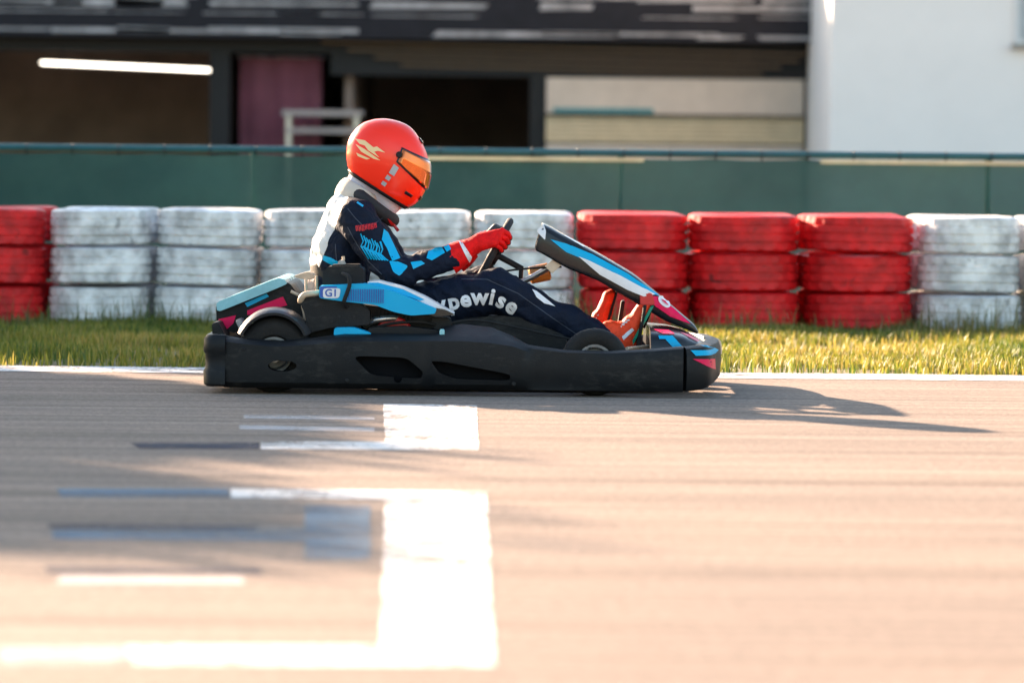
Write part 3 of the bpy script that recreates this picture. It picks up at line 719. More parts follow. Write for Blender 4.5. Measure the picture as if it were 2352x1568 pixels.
# cut the vents into the near bumper
M['recess_shade'] = mat('recess_shade_black', (0.004, 0.0045, 0.006), .8, spec=.1)  # darker black for the cut vent faces, shade put into the colour
def cutter(pts, y0, y1, taper=.82):
    bm = bmesh.new(); P = [W(x, y, 0) for x, y in pts]; c = sum(P, Vector()) / len(P)
    a = [bm.verts.new((p.x, y0, p.z)) for p in P]; b = [bm.verts.new((c.x + (p.x - c.x) * taper, y1, c.z + (p.z - c.z) * taper)) for p in P]; n = len(P)
    bm.faces.new(a); bm.faces.new(b[::-1])
    for i in range(n): bm.faces.new((a[i], b[i], b[(i + 1) % n], a[(i + 1) % n]))
    bmesh.ops.recalc_face_normals(bm, faces=bm.faces); return mesh_obj('cutter', bm, M['recess_shade'])
def ell(cx, cy, rx, ry, n=20, rot=0): return [(cx + rx * math.cos(t) * math.cos(rot) - ry * math.sin(t) * math.sin(rot), cy + rx * math.cos(t) * math.sin(rot) + ry * math.sin(t) * math.cos(rot)) for t in [2 * math.pi * k / n for k in range(n)]]
def rnd(pts, n=4, f=.22):
    out = []
    for i, p in enumerate(pts):
        a = Vector(pts[i - 1]); b = Vector(p); c = Vector(pts[(i + 1) % len(pts)])
        s = b.lerp(a, f); e = b.lerp(c, f)
        for k in range(n + 1):
            t = k / n; out.append(tuple((1 - t) ** 2 * s + 2 * t * (1 - t) * b + t * t * e))
    return out
cuts = [cutter(rnd([(808, 815), (934, 819), (974, 853), (969, 869), (852, 861)]), -.05, .042, .95),
        cutter(rnd([(988, 827), (1022, 829), (1174, 858), (1174, 873), (1045, 869), (1008, 855)]), -.05, .042, .95),
        cutter(ell(649, 839, 33, 13, 24), -.05, .12, 1.0),
        cutter(ell(914, 867, 10, 12, 16), -.05, .035, .9)]
for c in cuts:
    md = nearb.modifiers.new('b', 'BOOLEAN'); md.operation = 'DIFFERENCE'; md.object = c; md.solver = 'EXACT'; md.material_mode = 'TRANSFER'
apply_mods(nearb)
for c in cuts: bpy.data.objects.remove(c)
nearb.data.set_sharp_from_angle(angle=R(35))
# bolts on the bumper
for bx, by in ((797, 803), (797, 872), (1175, 803), (1180, 880), (560, 800), (1190, 815)):
    c = W(bx, by, 0); bm = bmesh.new(); lathe_bm(bm, [(.0005, -.003), (.006, -.003), (.009, .0), (.010, .004), (.0005, .004)], 14, Vector((c.x, -.011, c.z)), 'Y'); mesh_obj('bolt', bm, M['dark'], kart, True, 40)
# rear bumper across the back
def bar_section(path, prof, name, m):
    """sweep a vertical section (outwards, z) along a plan path of (x, y, nx, ny, zscale, zoff)"""
    bm = bmesh.new(); rings = []
    for (x, y, nx, ny, zs, zo) in path: rings.append([bm.verts.new((x + nx * o_, y + ny * o_, zo + z * zs)) for o_, z in prof])
    mm = len(prof)
    for a, b in zip(rings, rings[1:]):
        for k in range(mm): bm.faces.new((a[k], b[k], b[(k + 1) % mm], a[(k + 1) % mm]))
    bm.faces.new(rings[0]); bm.faces.new(rings[-1][::-1]); bmesh.ops.recalc_face_normals(bm, faces=bm.faces)
    return mesh_obj(name, bm, m, kart, True, 40)
zb_ = W(480, 887, 0).z; zt_ = W(480, 768, 0).z; H = zt_ - zb_
xr = W(466, 800, 0).x
path = []
def arc(cx, cy, r, a0, a1, n): return [(cx + r * math.cos(a0 + (a1 - a0) * k / n), cy + r * math.sin(a0 + (a1 - a0) * k / n), math.cos(a0 + (a1 - a0) * k / n), math.sin(a0 + (a1 - a0) * k / n)) for k in range(n + 1)]
pp = [(xr + .085, .0, 0, -1)] + arc(xr + .05, .05, .05, R(270), R(180), 8) + arc(xr + .05, KW - .05, .05, R(180), R(90), 8) + [(xr + .085, KW, 0, 1)]
path = [(x, y, nx, ny, H, zb_) for x, y, nx, ny in pp]
prof = [(-.04, 0), (-.012, .0), (.0, .05), (.002, .3), (-.006, .36), (-.006, .62), (.002, .68), (.0, .92), (-.012, 1.0), (-.05, 1.0), (-.055, .9), (-.05, .1)]
bar_section(path, prof, 'rear_bumper', M['black'])
# front bumper
xg = W(1578, 800, 0).x; xf = W(1655, 820, .6).x
ctrl = [(xg, .0), (xg + .05, .018), (xg + .09, .06), (xf - .045, .2), (xf - .012, .42), (xf, .70), (xf - .012, .98), (xf - .045, 1.2), (xg + .09, KW - .06), (xg + .05, KW - .018), (xg, KW)]
sp = smooth_path([(a, b, 0) for a, b in ctrl], 5); path = []
zft = W(1600, 797, 0).z; zfb = W(1600, 899, 0).z
for i, p in enumerate(sp):
    t = (sp[min(i + 1, len(sp) - 1)] - sp[max(i - 1, 0)]).normalized(); nx, ny = t.y, -t.x
    f = min(1, max(0, (p.x - xg) / (xf - xg)))
    lo = zfb + .03 * f * f; hi = zft + .012 * f
    path.append((p.x, p.y, nx, ny, hi - lo, lo))
prof = [(-.05, .02), (-.03, .0), (-.012, .02), (.0, .12), (.003, .5), (.0, .8), (-.01, .96), (-.03, 1.0), (-.06, 1.0), (-.07, .9), (-.065, .1)]
frontb = bar_section(path, prof, 'front_bumper', M['black'])
decal('pink_sticker', [[(1590, 822), (1636, 824), (1646, 827), (1648, 852)]], [frontb], M['pink'], kart, .05, off=.003)
# nose fairing
def loft(name, stations, m, parent=kart, angle=40, close=False, caps=True):
    bm = bmesh.new(); rings = [[bm.verts.new(p) for p in st] for st in stations]; k = len(stations[0])
    for a, b in zip(rings, rings[1:]):
        for i in range(k if close else k - 1): bm.faces.new((a[i], b[i], b[(i + 1) % k], a[(i + 1) % k]))
    if caps and close: bm.faces.new(rings[0]); bm.faces.new(rings[-1][::-1])
    bmesh.ops.recalc_face_normals(bm, faces=bm.faces)
    return mesh_obj(name, bm, m, parent, True, angle)
st = []
for i in range(21):
    t = i / 20; x = 1492 + (1648 - 1492) * t
    top, side, base, hw = interp([(0, 748, 766, 806, .47), (.3, 753, 768, 805, .46), (.5, 760, 776, 806, .43), (.78, 782, 792, 807, .36), (1.0, 799, 803, 809, .27)], t)
    X = W(x, top, .4).x; ring = []
    Zt = W(x, top, .45).z; Zs = W(x, side, .25).z; Zb = W(x, base, .2).z
    def hwf(v): return v
    for s in (-1, 1):
        seq = [(hw, Zb), (hw * .99, Zb + (Zs - Zb) * .6), (hw * .95, Zs - .004), (hw * .86, Zs + (Zt - Zs) * .35), (hw * .6, Zs + (Zt - Zs) * .8), (hw * .3, Zt)]
        if s == -1: ring += [(X - .0 * a, .7 - a, z) for a, z in seq]
        else: ring += [(X, .7 + a, z) for a, z in seq[::-1]]
    st.append(ring)
nose = loft('nose_fairing', st, M['black_gloss'], close=True)
decal('blue_stripe', [[(1512, 770), (1545, 771), (1576, 805), (1553, 805), (1528, 778), (1514, 778)]], [nose], M['blue'], kart, .25, off=.003)
decal('blue_stripe', [[(1578, 796), (1640, 797), (1600, 786), (1618, 788), (1650, 803), (1640, 808), (1590, 808)]], [nose, frontb], M['blue'], kart, .3, off=.004)
decal('pink_stripe', [[(1562, 763), (1580, 766), (1608, 783), (1600, 783)], [(1500, 755), (1535, 757), (1548, 764), (1520, 763)]], [nose], M['pink'], kart, .4, off=.003)
# tow hook at the front tip
tube('tow_hook', [W(1632, 812, .75), W(1634, 786, .75), W(1642, 779, .75), W(1652, 786, .75), W(1654, 812, .75)], .008, M['tan'], kart, 8, 4)

# floor pan and frame tubes
box('floor_pan', -.62, .60, .30, 1.1, .045, .052, M['steel'], kart)
bm = bmesh.new()
for yy in (.34, 1.06): tube_bm(bm, smooth_path([(-1.06, yy, .09), (-.6, yy, .06), (.3, yy + (.05 if yy < .7 else -.05), .06), (.72, .7 + (yy - .7) * .6, .1)], 5), .016, 10)
for xx in (-.9, -.55, 0.05, .5): tube_bm(bm, [(xx, .34, .07), (xx, 1.06, .07)], .014, 8)
for xx in (-.5, .3):
    for ya, yb in ((.03, .36), (1.04, KW - .03)): tube_bm(bm, [(xx, ya + .03, .12), (xx, yb, .08)], .012, 8)
mesh_obj('chassis_frame', bm, M['dark'], kart, True, 50)
tube('rear_axle', [(W(635, 800, .2).x, .06, .14), (W(635, 800, .2).x, KW - .06, .14)], .02, M['steel'], kart, 14)
# wheels
def wheel(x, y0, Rr, wd, rr):
    wr = bpy.data.objects.new('wheel', None); COL.objects.link(wr); wr.parent = kart; wr.matrix_parent_inverse = Matrix.Translation(kart.location).inverted()
    h = wd / 2; c = Vector((x, y0 + h, Rr))
    prof = [(rr, -h * .75), (rr + .012, -h * .93), (Rr * .8, -h), (Rr * .93, -h * .9), (Rr * .985, -h * .72), (Rr, -h * .4), (Rr, h * .4), (Rr * .985, h * .72), (Rr * .93, h * .9), (Rr * .8, h), (rr + .012, h * .93), (rr, h * .75)]
    bm = bmesh.new(); lathe_bm(bm, prof, 48, c, 'Y'); t = mesh_obj('tyre', bm, M['rubber'], None, True, 40); t.parent = wr
    prof = [(.02, -h * .2), (.05, -h * .25), (rr * .82, -h * .35), (rr * .9, -h * .82), (rr * 1.06, -h * .86), (rr * 1.06, -h * .78), (rr * .99, -h * .7), (rr * .99, h * .75), (rr * .9, h * .75), (rr * .85, -h * .1), (.02, h * .1)]
    bm = bmesh.new(); lathe_bm(bm, prof, 36, c, 'Y'); t = mesh_obj('rim', bm, M['alloy'], None, True, 30); t.parent = wr
    bm = bmesh.new(); lathe_bm(bm, [(.0005, -h * .5), (.016, -h * .5), (.02, -h * .3), (.02, h * .3), (.0005, h * .3)], 16, c, 'Y'); t = mesh_obj('hub', bm, M['dark'], None, True, 30); t.parent = wr
wxr = W(633, 800, .2).x; wxf = W(1366, 832, .15).x
wheel(wxr, .08, .148, .20, .066); wheel(wxr, KW - .28, .148, .20, .066)
wheel(wxf, .10, .130, .13, .066); wheel(wxf, KW - .23, .130, .13, .066)
# rear mudguard over the near wheel
st = []
cw = W(633, 795, .2)
for i in range(25):
    a = R(158 - 136 * i / 24); ring = []
    for (dy, dr) in ((.05, -.014), (.045, -.004), (.06, .006), (.10, .012), (.20, .014), (.27, .008), (.285, -.01), (.27, -.002), (.20, .004), (.10, .002), (.062, -.008)):
        rr = .141 + dr; ring.append((cw.x + math.cos(a) * rr, dy, cw.z + math.sin(a) * rr))
    st.append(ring)
loft('mudguard', st, mat('mudguard_plastic', (0.030, 0.030, 0.032), .35, bump=.1), close=True)
st2 = [[(x, KW - y, z) for x, y, z in r] for r in st]; loft('mudguard', st2, M['black'], close=True)

# rear cover (sloping wing)
rc = prism('rear_cover', rnd([(496, 700), (640, 639), (668, 652), (700, 700), (706, 745), (600, 735), (560, 745), (545, 762), (500, 762), (497, 730)], 3, .12), .36, 1.04, M['black'], kart, .012, Yref=.36)
prism('rear_cover_lid', rnd([(497, 696), (505, 690), (638, 637), (655, 642), (660, 652), (506, 714), (498, 712)], 3, .2), .33, 1.07, M['blue_pale'], kart, .006, Yref=.33)
decal('pink_sticker', [[(568, 712), (650, 680), (660, 700), (580, 722), (568, 722)]], [rc], M['pink'], kart, .36)
decal('pink_sticker', [[(502, 732), (542, 723), (536, 742), (520, 756), (504, 752)]], [rc], M['pink'], kart, .36)
decal('blue_sticker', [[(562, 695), (612, 674), (618, 680), (568, 704)]], [rc], M['blue'], kart, .36)
prism('rear_bracket', [(540, 735), (552, 730), (575, 775), (560, 778)], .2, .34, M['alloy'], kart, .004)
prism('rear_bracket', [(486, 742), (500, 738), (520, 775), (488, 770)], .12, .34, M['black'], kart, .004)
# seat
st = []
for i in range(19):
    t = i / 18
    x, y, hw = interp([(0, 706, 600, .15), (.2, 708, 650, .17), (.45, 722, 720, .19), (.6, 755, 775, .19), (.75, 830, 812, .19), (1, 960, 800, .17)], t)
    p = W(x, y, .5); ring = []
    for k in range(13):
        a = -1 + 2 * k / 12; lift = .10 * abs(a) ** 3
        nx, nz = (1, .2) if t < .5 else (.2, 1)
        ring.append((p.x + lift * nx, .7 + a * hw, p.z + lift * nz))
    st.append(ring)
seat = loft('seat', st, M['black'], caps=False)
md = seat.modifiers.new('s', 'SOLIDIFY'); md.thickness = .008; md.offset = -1; apply_mods(seat)
# engine group on the near side
prism('engine_block', rnd([(695, 700), (760, 690), (930, 710), (1000, 725), (1000, 775), (705, 775)], 2, .1), .22, .42, M['dark'], kart, .01)
eb = prism('engine_shroud', rnd([(682, 680), (700, 668), (820, 692), (850, 712), (850, 745), (760, 752), (706, 765), (700, 720)], 3, .15), .13, .28, M['black'], kart, .012)
prism('airbox', rnd([(741, 622), (755, 611), (824, 610), (836, 618), (836, 656), (741, 658)], 3, .12), .16, .34, M['black'], kart, .014)
prism('airbox_lid', rnd([(762, 607), (826, 606), (828, 613), (762, 613)], 2, .1), .19, .31, M['black'], kart, .004)
bp = prism('fairing', rnd([(733, 655), (842, 650), (905, 668), (958, 690), (1003, 708), (999, 720), (945, 724), (905, 716), (860, 699), (800, 693), (733, 684)], 3, .14), .10, .24, M['blue'], kart, .016, 4)
bp['label'] = 'sky blue side fairing with a ribbed vent'
decal('blue_panel', [[(735, 657), (774, 657), (774, 685), (735, 682)]], [bp], M['royal'], kart, .10, off=.0015)
decal('white_tag', [rnd([(742, 661), (783, 661), (779, 684), (742, 684)], 3, .25)], [bp], M['white'], kart, .10, off=.003)
text_decal('tag_lettering', 'G1', 761, 672.5, 24, 0, [bp], M['royal'], kart, .10, bold=.02, off=.0045)
# vent ribs
bm = bmesh.new()
for k in range(17):
    x = 797 + k * 5.2; a = W(x, 663, .1); b = W(x, 690 + k * .35, .1); t_ = .0016
    box_bm(bm, a.x - t_, a.x + t_, .0955, .0995, b.z, a.z)
bmesh.ops.recalc_face_normals(bm, faces=bm.faces); mesh_obj('vent_rib', bm, M['royal'], kart)['kind'] = 'stuff'
prism('fairing_top', rnd([(844, 646), (870, 644), (925, 658), (975, 680), (1020, 706), (1045, 720), (1020, 716), (985, 700), (930, 676), (880, 661), (846, 656)], 3, .12), .14, .30, M['white'], kart, .008)
decal('blue_stripe', [[(846, 648), (868, 648), (925, 663), (975, 687), (965, 690), (905, 668), (860, 657), (846, 655)]], [bpy.data.objects['fairing_top']], M['blue'], kart, .14)
prism('fairing_tip', rnd([(998, 706), (1022, 710), (1046, 722), (1000, 727), (985, 722)], 3, .2), .12, .26, M['black_gloss'], kart, .008)
tube('breather_hose', [W(786, 628, .13), W(800, 634, .10), W(803, 652, .085), W(797, 672, .08), W(790, 692, .085), W(796, 704, .12)], .008, M['rubber'], kart, 10, 6)
tube('intake_hose', [W(700, 680, .16), W(690, 690, .14), W(700, 676, .12), W(735, 672, .14)], .012, M['tan'], kart, 10, 6)
for (a, b) in (((703, 640), (704, 682)), ((727, 632), (728, 682)), ((668, 668), (700, 684))):
    tube('engine_stay', [W(*a, .25), W(*b, .25)], .006, M['tan'], kart, 8)
prism('heat_shield', rnd([(672, 634), (708, 622), (726, 632), (716, 642), (690, 640)], 2, .2), .34, .42, M['tan'], kart, .004)
tube('stay_clamp', [W(695, 690, .2), W(702, 720, .2), W(706, 764, .2)], .011, M['tan'], kart, 8, 4)
prism('filler_cap', rnd([(776, 600), (782, 596), (790, 598), (795, 606), (776, 607)], 2, .2), .22, .26, M['alloy'], kart, .003)
tube('spark_lead', [W(786, 606, .24), W(789, 594, .24), W(788, 588, .24)], .006, M['tan'], kart, 8)
for k in range(9):
    x = 868 + k * 9; prism('cooling_fin', [(x, 712 + k * 1.2), (x + 3, 712 + k * 1.2), (x + 3, 760), (x, 760)], .20, .24, M['dark'], kart, 0)
bm = bmesh.new(); c = W(905, 772, .2); lathe_bm(bm, [(.038, -.02), (.072, -.02), (.078, -.012), (.078, .02), (.038, .02)], 40, Vector((c.x, .2, c.z)), 'Y'); mesh_obj('chain_guard', bm, M['redpart'], kart, True, 40)
prism('engine_mount', [(812, 695), (828, 697), (828, 772), (812, 772)], .17, .2, M['black'], kart, .004)
prism('side_panel', rnd([(768, 752), (812, 751), (852, 764), (852, 771), (766, 771)], 3, .2), .06, .14, M['blue'], kart, .006)
prism('side_ledge', rnd([(846, 752), (930, 748), (1008, 758), (1008, 772), (846, 772)], 2, .1), .10, .24, M['black'], kart, .006)
prism('marker_tab', rnd([(1010, 755), (1021, 755), (1021, 773), (1009, 773)], 2, .2), .03, .06, M['blue_pale'], kart, .002)
prism('exhaust_box', rnd([(985, 728), (1035, 728), (1040, 770), (1000, 772)], 2, .2), .2, .4, M['dark'], kart, .008)

for k in range(4):
    tube('engine_bolt', [W(762 + k * 17, 738 - (k % 2) * 12, .125), W(762 + k * 17, 738 - (k % 2) * 12, .15)], .006, M['dark'], kart, 10)
tube('fuel_hose', [W(1000, 745, .2), W(960, 738, .16), W(900, 742, .15), W(860, 752, .17)], .006, M['rubber'], kart, 8, 5)
tube('throttle_cable', [W(1030, 742, .22), W(1100, 735, .34), W(1250, 765, .4), W(1420, 800, .45)], .004, M['rubber'], kart, 8, 5)
tube('exhaust_pipe', [W(930, 735, .24), W(900, 730, .18), W(860, 735, .17), W(838, 748, .2)], .013, M['steel'], kart, 10, 5)
prism('number_plate_bracket', rnd([(706, 648), (722, 646), (722, 690), (706, 690)], 2, .2), .30, .305, M['alloy'], kart, .001)
bm = bmesh.new()
for k in range(8):
    a = R(200 + 20 * k); c = W(1366, 832, .15); box_bm(bm, c.x - .004, c.x + .004, .105, .112, .13 + .055, .13 + .062, Matrix.Translation((c.x, 0, .13)) @ Matrix.Rotation(a, 4, 'Y') @ Matrix.Translation((-c.x, 0, -.13)))
bmesh.ops.recalc_face_normals(bm, faces=bm.faces); mesh_obj('wheel_bolt', bm, M['dark'], kart)['kind'] = 'stuff'

# front fairing (steering column cover)
top = [(1246, 511), (1262, 518), (1300, 540), (1380, 583), (1460, 630), (1520, 680), (1565, 718), (1598, 746), (1606, 762)]
bot = [(1226, 574), (1250, 586), (1300, 616), (1375, 645), (1430, 680), (1478, 708), (1530, 738), (1580, 758), (1604, 768)]
N = 28
def along(tab, t):
    f = t * (len(tab) - 1); i = min(int(f), len(tab) - 2); return Vector(tab[i]).lerp(Vector(tab[i + 1]), f - i)
st = []; yc = .70
for i in range(N + 1):
    t = i / N; a = along(top, t); b = along(bot, t); hw = .165 * (1 - .35 * max(0, t - .55) / .45) * (1 if i else .98)
    m1 = a.lerp(b, .20); m2 = a.lerp(b, .55)
    yn = yc - hw
    def P(q, hh, s): p = W(q[0], q[1], yn); return (p.x, yc - s * hh, p.z)
    ring = [P(b, hw * .98, 1), P(m2, hw, 1), P(m1, hw * .97, 1), P(a.lerp(b, .06), hw * .86, 1), P(a, hw * .6, 1), P(a, hw * .2, 1), P(a, hw * .2, -1), P(a, hw * .6, -1), P(a.lerp(b, .06), hw * .86, -1), P(m1, hw * .97, -1), P(m2, hw, -1), P(b, hw * .98, -1)]
    st.append(ring)
bm = bmesh.new(); rings = [[bm.verts.new(p) for p in s_] for s_ in st]
for a, b in zip(rings, rings[1:]):
    for i in range(11): bm.faces.new((a[i], b[i], b[i + 1], a[i + 1]))
bm.faces.new(rings[-1])
bm.faces.new([rings[0][i] for i in (2, 3, 4, 5, 6, 7, 8, 9)])
bmesh.ops.recalc_face_normals(bm, faces=bm.faces)
ff = mesh_obj('front_fairing', bm, M['black_gloss'], kart, True, 40)
md = ff.modifiers.new('s', 'SOLIDIFY'); md.thickness = .006; md.offset = -1
md = ff.modifiers.new('v', 'SUBSURF'); md.levels = 1; md.render_levels = 1
apply_mods(ff)
fb = bvh_of([ff])
decal('blue_stripe', [[(1264, 549), (1300, 559), (1360, 584), (1442, 629), (1513, 678), (1500, 677), (1425, 634), (1352, 600), (1300, 578)]], fb, M['blue'], kart, .54, off=.006)
decal('white_stripe', [[(1328, 588), (1352, 597), (1425, 633), (1504, 676), (1478, 680), (1440, 664), (1378, 630)]], fb, M['white'], kart, .54, off=.010)
decal('pink_sticker', [[(1480, 677), (1510, 681), (1546, 708), (1586, 744), (1540, 726), (1505, 702)]], fb, M['pink'], kart, .56, off=.006)
decal('white_oval_logo', [ell(1524, 693, 17, 8, 24, .72)], fb, M['white'], kart, .57, off=.009)
decal('oval_logo_mark', [ell(1525, 694, 11, 1.3, 16, .72)], fb, M['pink'], kart, .57, off=.012)
decal('white_flash', [rnd([(1232, 530), (1247, 512), (1254, 530), (1252, 551)], 3, .15)], fb, M['white'], kart, .54)
# line on top edge
decal('white_stripe', [[(1295, 541), (1300, 541), (1345, 566), (1340, 567)]], fb, M['white'], kart, .56)
# steering
SC = W(1132, 580, .70); tv = Vector((.469, 0, .883)).normalized(); nv = Vector((.883, 0, -.469)).normalized(); yv = Vector((0, 1, 0)); SR = .143
bm = bmesh.new(); pts = []
for k in range(48):
    a = 2 * math.pi * k / 48; pts.append(SC + (yv * math.cos(a) + tv * math.sin(a)) * SR)
tube_bm(bm, pts, .015, 12, closed=True); bmesh.ops.recalc_face_normals(bm, faces=bm.faces)
sw = mesh_obj('steering_wheel', bm, M['brace'], kart, True)
bm = bmesh.new()
for a in (R(-90), R(20), R(160)):
    d = yv * math.cos(a) + tv * math.sin(a); tube_bm(bm, [SC + nv * .02, SC + nv * .012 + d * .07, SC + d * (SR - .005)], [.014, .011, .010], 8)
tube_bm(bm, [SC - nv * .008, SC + nv * .03], .04, 20)
h = mesh_obj('spoke', bm, M['dark'], None, True, 40); h.name = 'spokes'; h.parent = sw
col_end = SC + nv * .24
tube('steering_column', [SC + nv * .02, SC + nv * .13, W(1195, 650, .70), W(1340, 760, .70)], .013, M['dark'], kart, 12)
tube('column_support', [W(1188, 652, .66), W(1225, 634, .66), W(1275, 606, .62), W(1300, 590, .6)], .012, M['steel'], kart, 10)
tube('column_support', [W(1188, 652, .78), W(1225, 634, .78), W(1275, 606, .78), W(1300, 590, .78)], .012, M['steel'], kart, 10)
bm = bmesh.new(); a = W(1215, 632, .72); b = W(1264, 622, .72)
tube_bm(bm, [a, a.lerp(b, .08), a.lerp(b, .92), b], [.024, .036, .036, .024], 20); mesh_obj('fluid_reservoir', bm, M['amber'], kart, True, 40)
prism('fairing_clip', rnd([(1252, 611), (1274, 592), (1293, 604), (1268, 628)], 2, .12), .55, .60, M['tan'], kart, .003)
tube('brake_cable', [W(1160, 622, .6), W(1190, 618, .6), W(1228, 615, .62), W(1290, 612, .62)], .004, M['rubber'], kart, 8, 5)
tube('column_strut', [W(1468, 748, .62), W(1492, 688, .62)], .026, M['black'], kart, 12)
prism('fuel_tank', rnd([(1000, 735), (1180, 722), (1300, 770), (1310, 812), (1000, 812)], 3, .15), .46, .86, M['black'], kart, .02)
prism('fairing_bracket', rnd([(1470, 672), (1498, 672), (1505, 700), (1470, 700)], 2, .15), .53, .60, M['redpart'], kart, .004)
prism('pedal', [(1478, 700), (1486, 700), (1470, 790), (1462, 790)], .50, .60, M['black'], kart, .003)
prism('pedal', [(1428, 690), (1436, 690), (1420, 790), (1412, 790)], .80, .90, M['black'], kart, .003)
tube('tie_rod', [W(1440, 800, .3), W(1520, 792, .6)], .008, M['tan'], kart, 8)

# ============================================================ DRIVER
driver = thing('person', 'kart driver in navy suit, red helmet and red gloves, leaning over the wheel', 'person', tuple(W(800, 800, .7)))
def spheres(bm, segs):
    for p0, p1, r0, r1, sc in segs:
        p0 = Vector(p0); p1 = Vector(p1); L = (p1 - p0).length; n = max(2, int(L / (min(r0, r1) * .35)) + 1)
        for i in range(n + 1):
            t = i / n; c = p0.lerp(p1, t); r = r0 + (r1 - r0) * t
            bmesh.ops.create_icosphere(bm, subdivisions=2, radius=1, matrix=Matrix.Translation(c) @ Matrix.Diagonal((r * sc[0], r * sc[1], r * sc[2], 1)))
def remeshed(name, segs, vox, m, parent, smooth=6, disp=None):
    bm = bmesh.new(); spheres(bm, segs); o = mesh_obj(name, bm, m, parent, True)
    md = o.modifiers.new('r', 'REMESH'); md.mode = 'VOXEL'; md.voxel_size = vox; md.use_smooth_shade = True
    md = o.modifiers.new('s', 'SMOOTH'); md.iterations = smooth; md.factor = .5
    apply_mods(o)
    if disp:
        me = o.data; me.update(); cos = [v.co.copy() for v in me.vertices]; nos = [v.normal.copy() for v in me.vertices]
        for v, c, nn in zip(me.vertices, cos, nos): v.co = c + nn * disp(c)
        me.update()
    for p in o.data.polygons: p.use_smooth = True
    return o
U = (1, 1, 1)
def mir(p): return Vector((p.x, 1.4 - p.y, p.z))
pel = W(800, 742, .70); wai = W(778, 660, .70); che = W(785, 575, .70); uch = W(806, 498, .70); nek = W(822, 455, .70); hed = W(880, 385, .70)
sho = W(822, 505, .51); elb = W(905, 632, .44); wri = W(1056, 582, .545)
hip = W(840, 745, .59); kne = W(1136, 668, .50); ank = W(1392, 782, .56)
kneL = mir(W(1110, 662, .48)); ankL = mir(W(1350, 778, .54)); elbL = mir(elb); wriL = mir(wri)
wriL = Vector((wriL.x + .02, wriL.y, wriL.z))
def wr(c):
    q = c * 9; a = noise.noise(Vector((q.x * 1.0 + q.z * .8, q.y, q.z * 1.6 - q.x)))
    b = noise.noise(c * 24 + Vector((3, 1, 7)))
    fold = 1 - abs(noise.noise(Vector((c.x * 14 + c.z * 20, c.y * 5, c.z * 9 - c.x * 6))) * 2)
    jt = sum(math.exp(-((c - J).length / .13) ** 2) for J in (elb, hip, kne, ank, wai))
    return a * .010 + b * .004 + fold * (.006 + .007 * jt)
segs = [(pel, wai, .135, .125, (1, 1.25, 1)), (wai, che, .125, .132, (.95, 1.3, 1)), (che, uch, .132, .112, (.95, 1.45, 1)), (uch, nek, .10, .07, (1, 1.2, 1)), (nek, hed, .062, .062, U),
        (hed, hed + Vector((.01, 0, .02)), .08, .08, U),
        (uch + Vector((0, -.08, 0)), sho, .085, .082, U), (sho, elb, .080, .060, U), (elb, wri, .060, .042, U),
        (uch + Vector((0, .08, 0)), mir(sho), .085, .082, U), (mir(sho), elbL, .080, .060, U), (elbL, wriL, .060, .042, U),
        (pel, hip, .12, .115, U), (hip, kne, .118, .088, U), (kne, ank, .086, .056, U),
        (pel, mir(hip), .12, .115, U), (mir(hip), kneL, .112, .082, U), (kneL, ankL, .080, .050, U)]
body = remeshed('race_suit_body', segs, .009, M['suit'], driver, 6, wr)
bb = bvh_of([body])
# lettering and patches on the suit
for ch, x, y, a in (('y', 1012, 700, 14), ('p', 1042, 693, 12), ('e', 1069, 687, 10), ('w', 1102, 682, 0), ('i', 1130, 682, -12), ('s', 1152, 690, -26), ('e', 1176, 703, -36)):
    text_decal('leg_lettering', ch, x, y, 52, R(a), bb, M['white'], driver, .42, bold=.035)
lt = []
for k in range(7):
    x = 817 + k * 6.9; y = 518 - k * 1.1; h_ = 12 + (k % 3)
    lt += [[(x, y), (x + 2, y), (x + 4.5, y + h_), (x + 2.3, y + h_)], [(x + 3.6, y - .5), (x + 5.4, y - .8), (x + 7.5, y + h_ - 1), (x + 5.4, y + h_ - 1)]]
    lt += [[(x + 1, y + (k * 5) % 9), (x + 5, y + (k * 5) % 9 - 1), (x + 6, y + (k * 5) % 9 + 2), (x + 2, y + (k * 5) % 9 + 2.5)]]
decal('sleeve_lettering_block', lt, bb, M['redpart'], driver, .45, maxlen=.008)
for k in range(0):
    pass
bl_ = []
for k in range(8):
    x = 828 + k * 6.3; y = 539 + k * 2.6; j = (k * 37 % 7) - 3
    q = [(x, y + j), (x + 6, y + 14), (x + 3 + j * .6, y + 26), (x + 13, y + 44 - k), (x + 19, y + 55 - k * 2)]
    for (p0, p1) in zip(q, q[1:]): bl_.append([(p0[0], p0[1]), (p0[0] + 2.6 + (k % 2), p0[1] - 1), (p1[0] + 2.6 + (k % 3) * .6, p1[1] - 1), (p1[0], p1[1])])
    if k < 7: bl_.append([(x + 3 + j * .6, y + 26), (x + 12, y + 27 + j), (x + 13, y + 31 + j), (x + 4, y + 30)])
decal('sleeve_blue_lettering', bl_, bb, M['blue'], driver, .45, maxlen=.008)
for k in range(0):
    x = 826 + k * 8.5; y = 541 + k * 4
    decal('sleeve_blue_mark', [[(x, y - 4), (x + 5, y - 6 + random.uniform(-3, 3)), (x + 13, y + 28), (x + 19, y + 48), (x + 11, y + 42), (x + 6, y + 22)]], bb, M['blue'], driver, .45, maxlen=.01)
decal('chest_blue_stripe', [[(884, 524), (893, 532), (912, 570), (922, 590), (905, 596), (892, 568), (880, 548)]], bb, M['blue'], driver, .6)
decal('elbow_blue_patch', [rnd([(893, 598), (915, 600), (938, 610), (918, 633), (904, 624)], 3, .2)], bb, M['blue'], driver, .40)
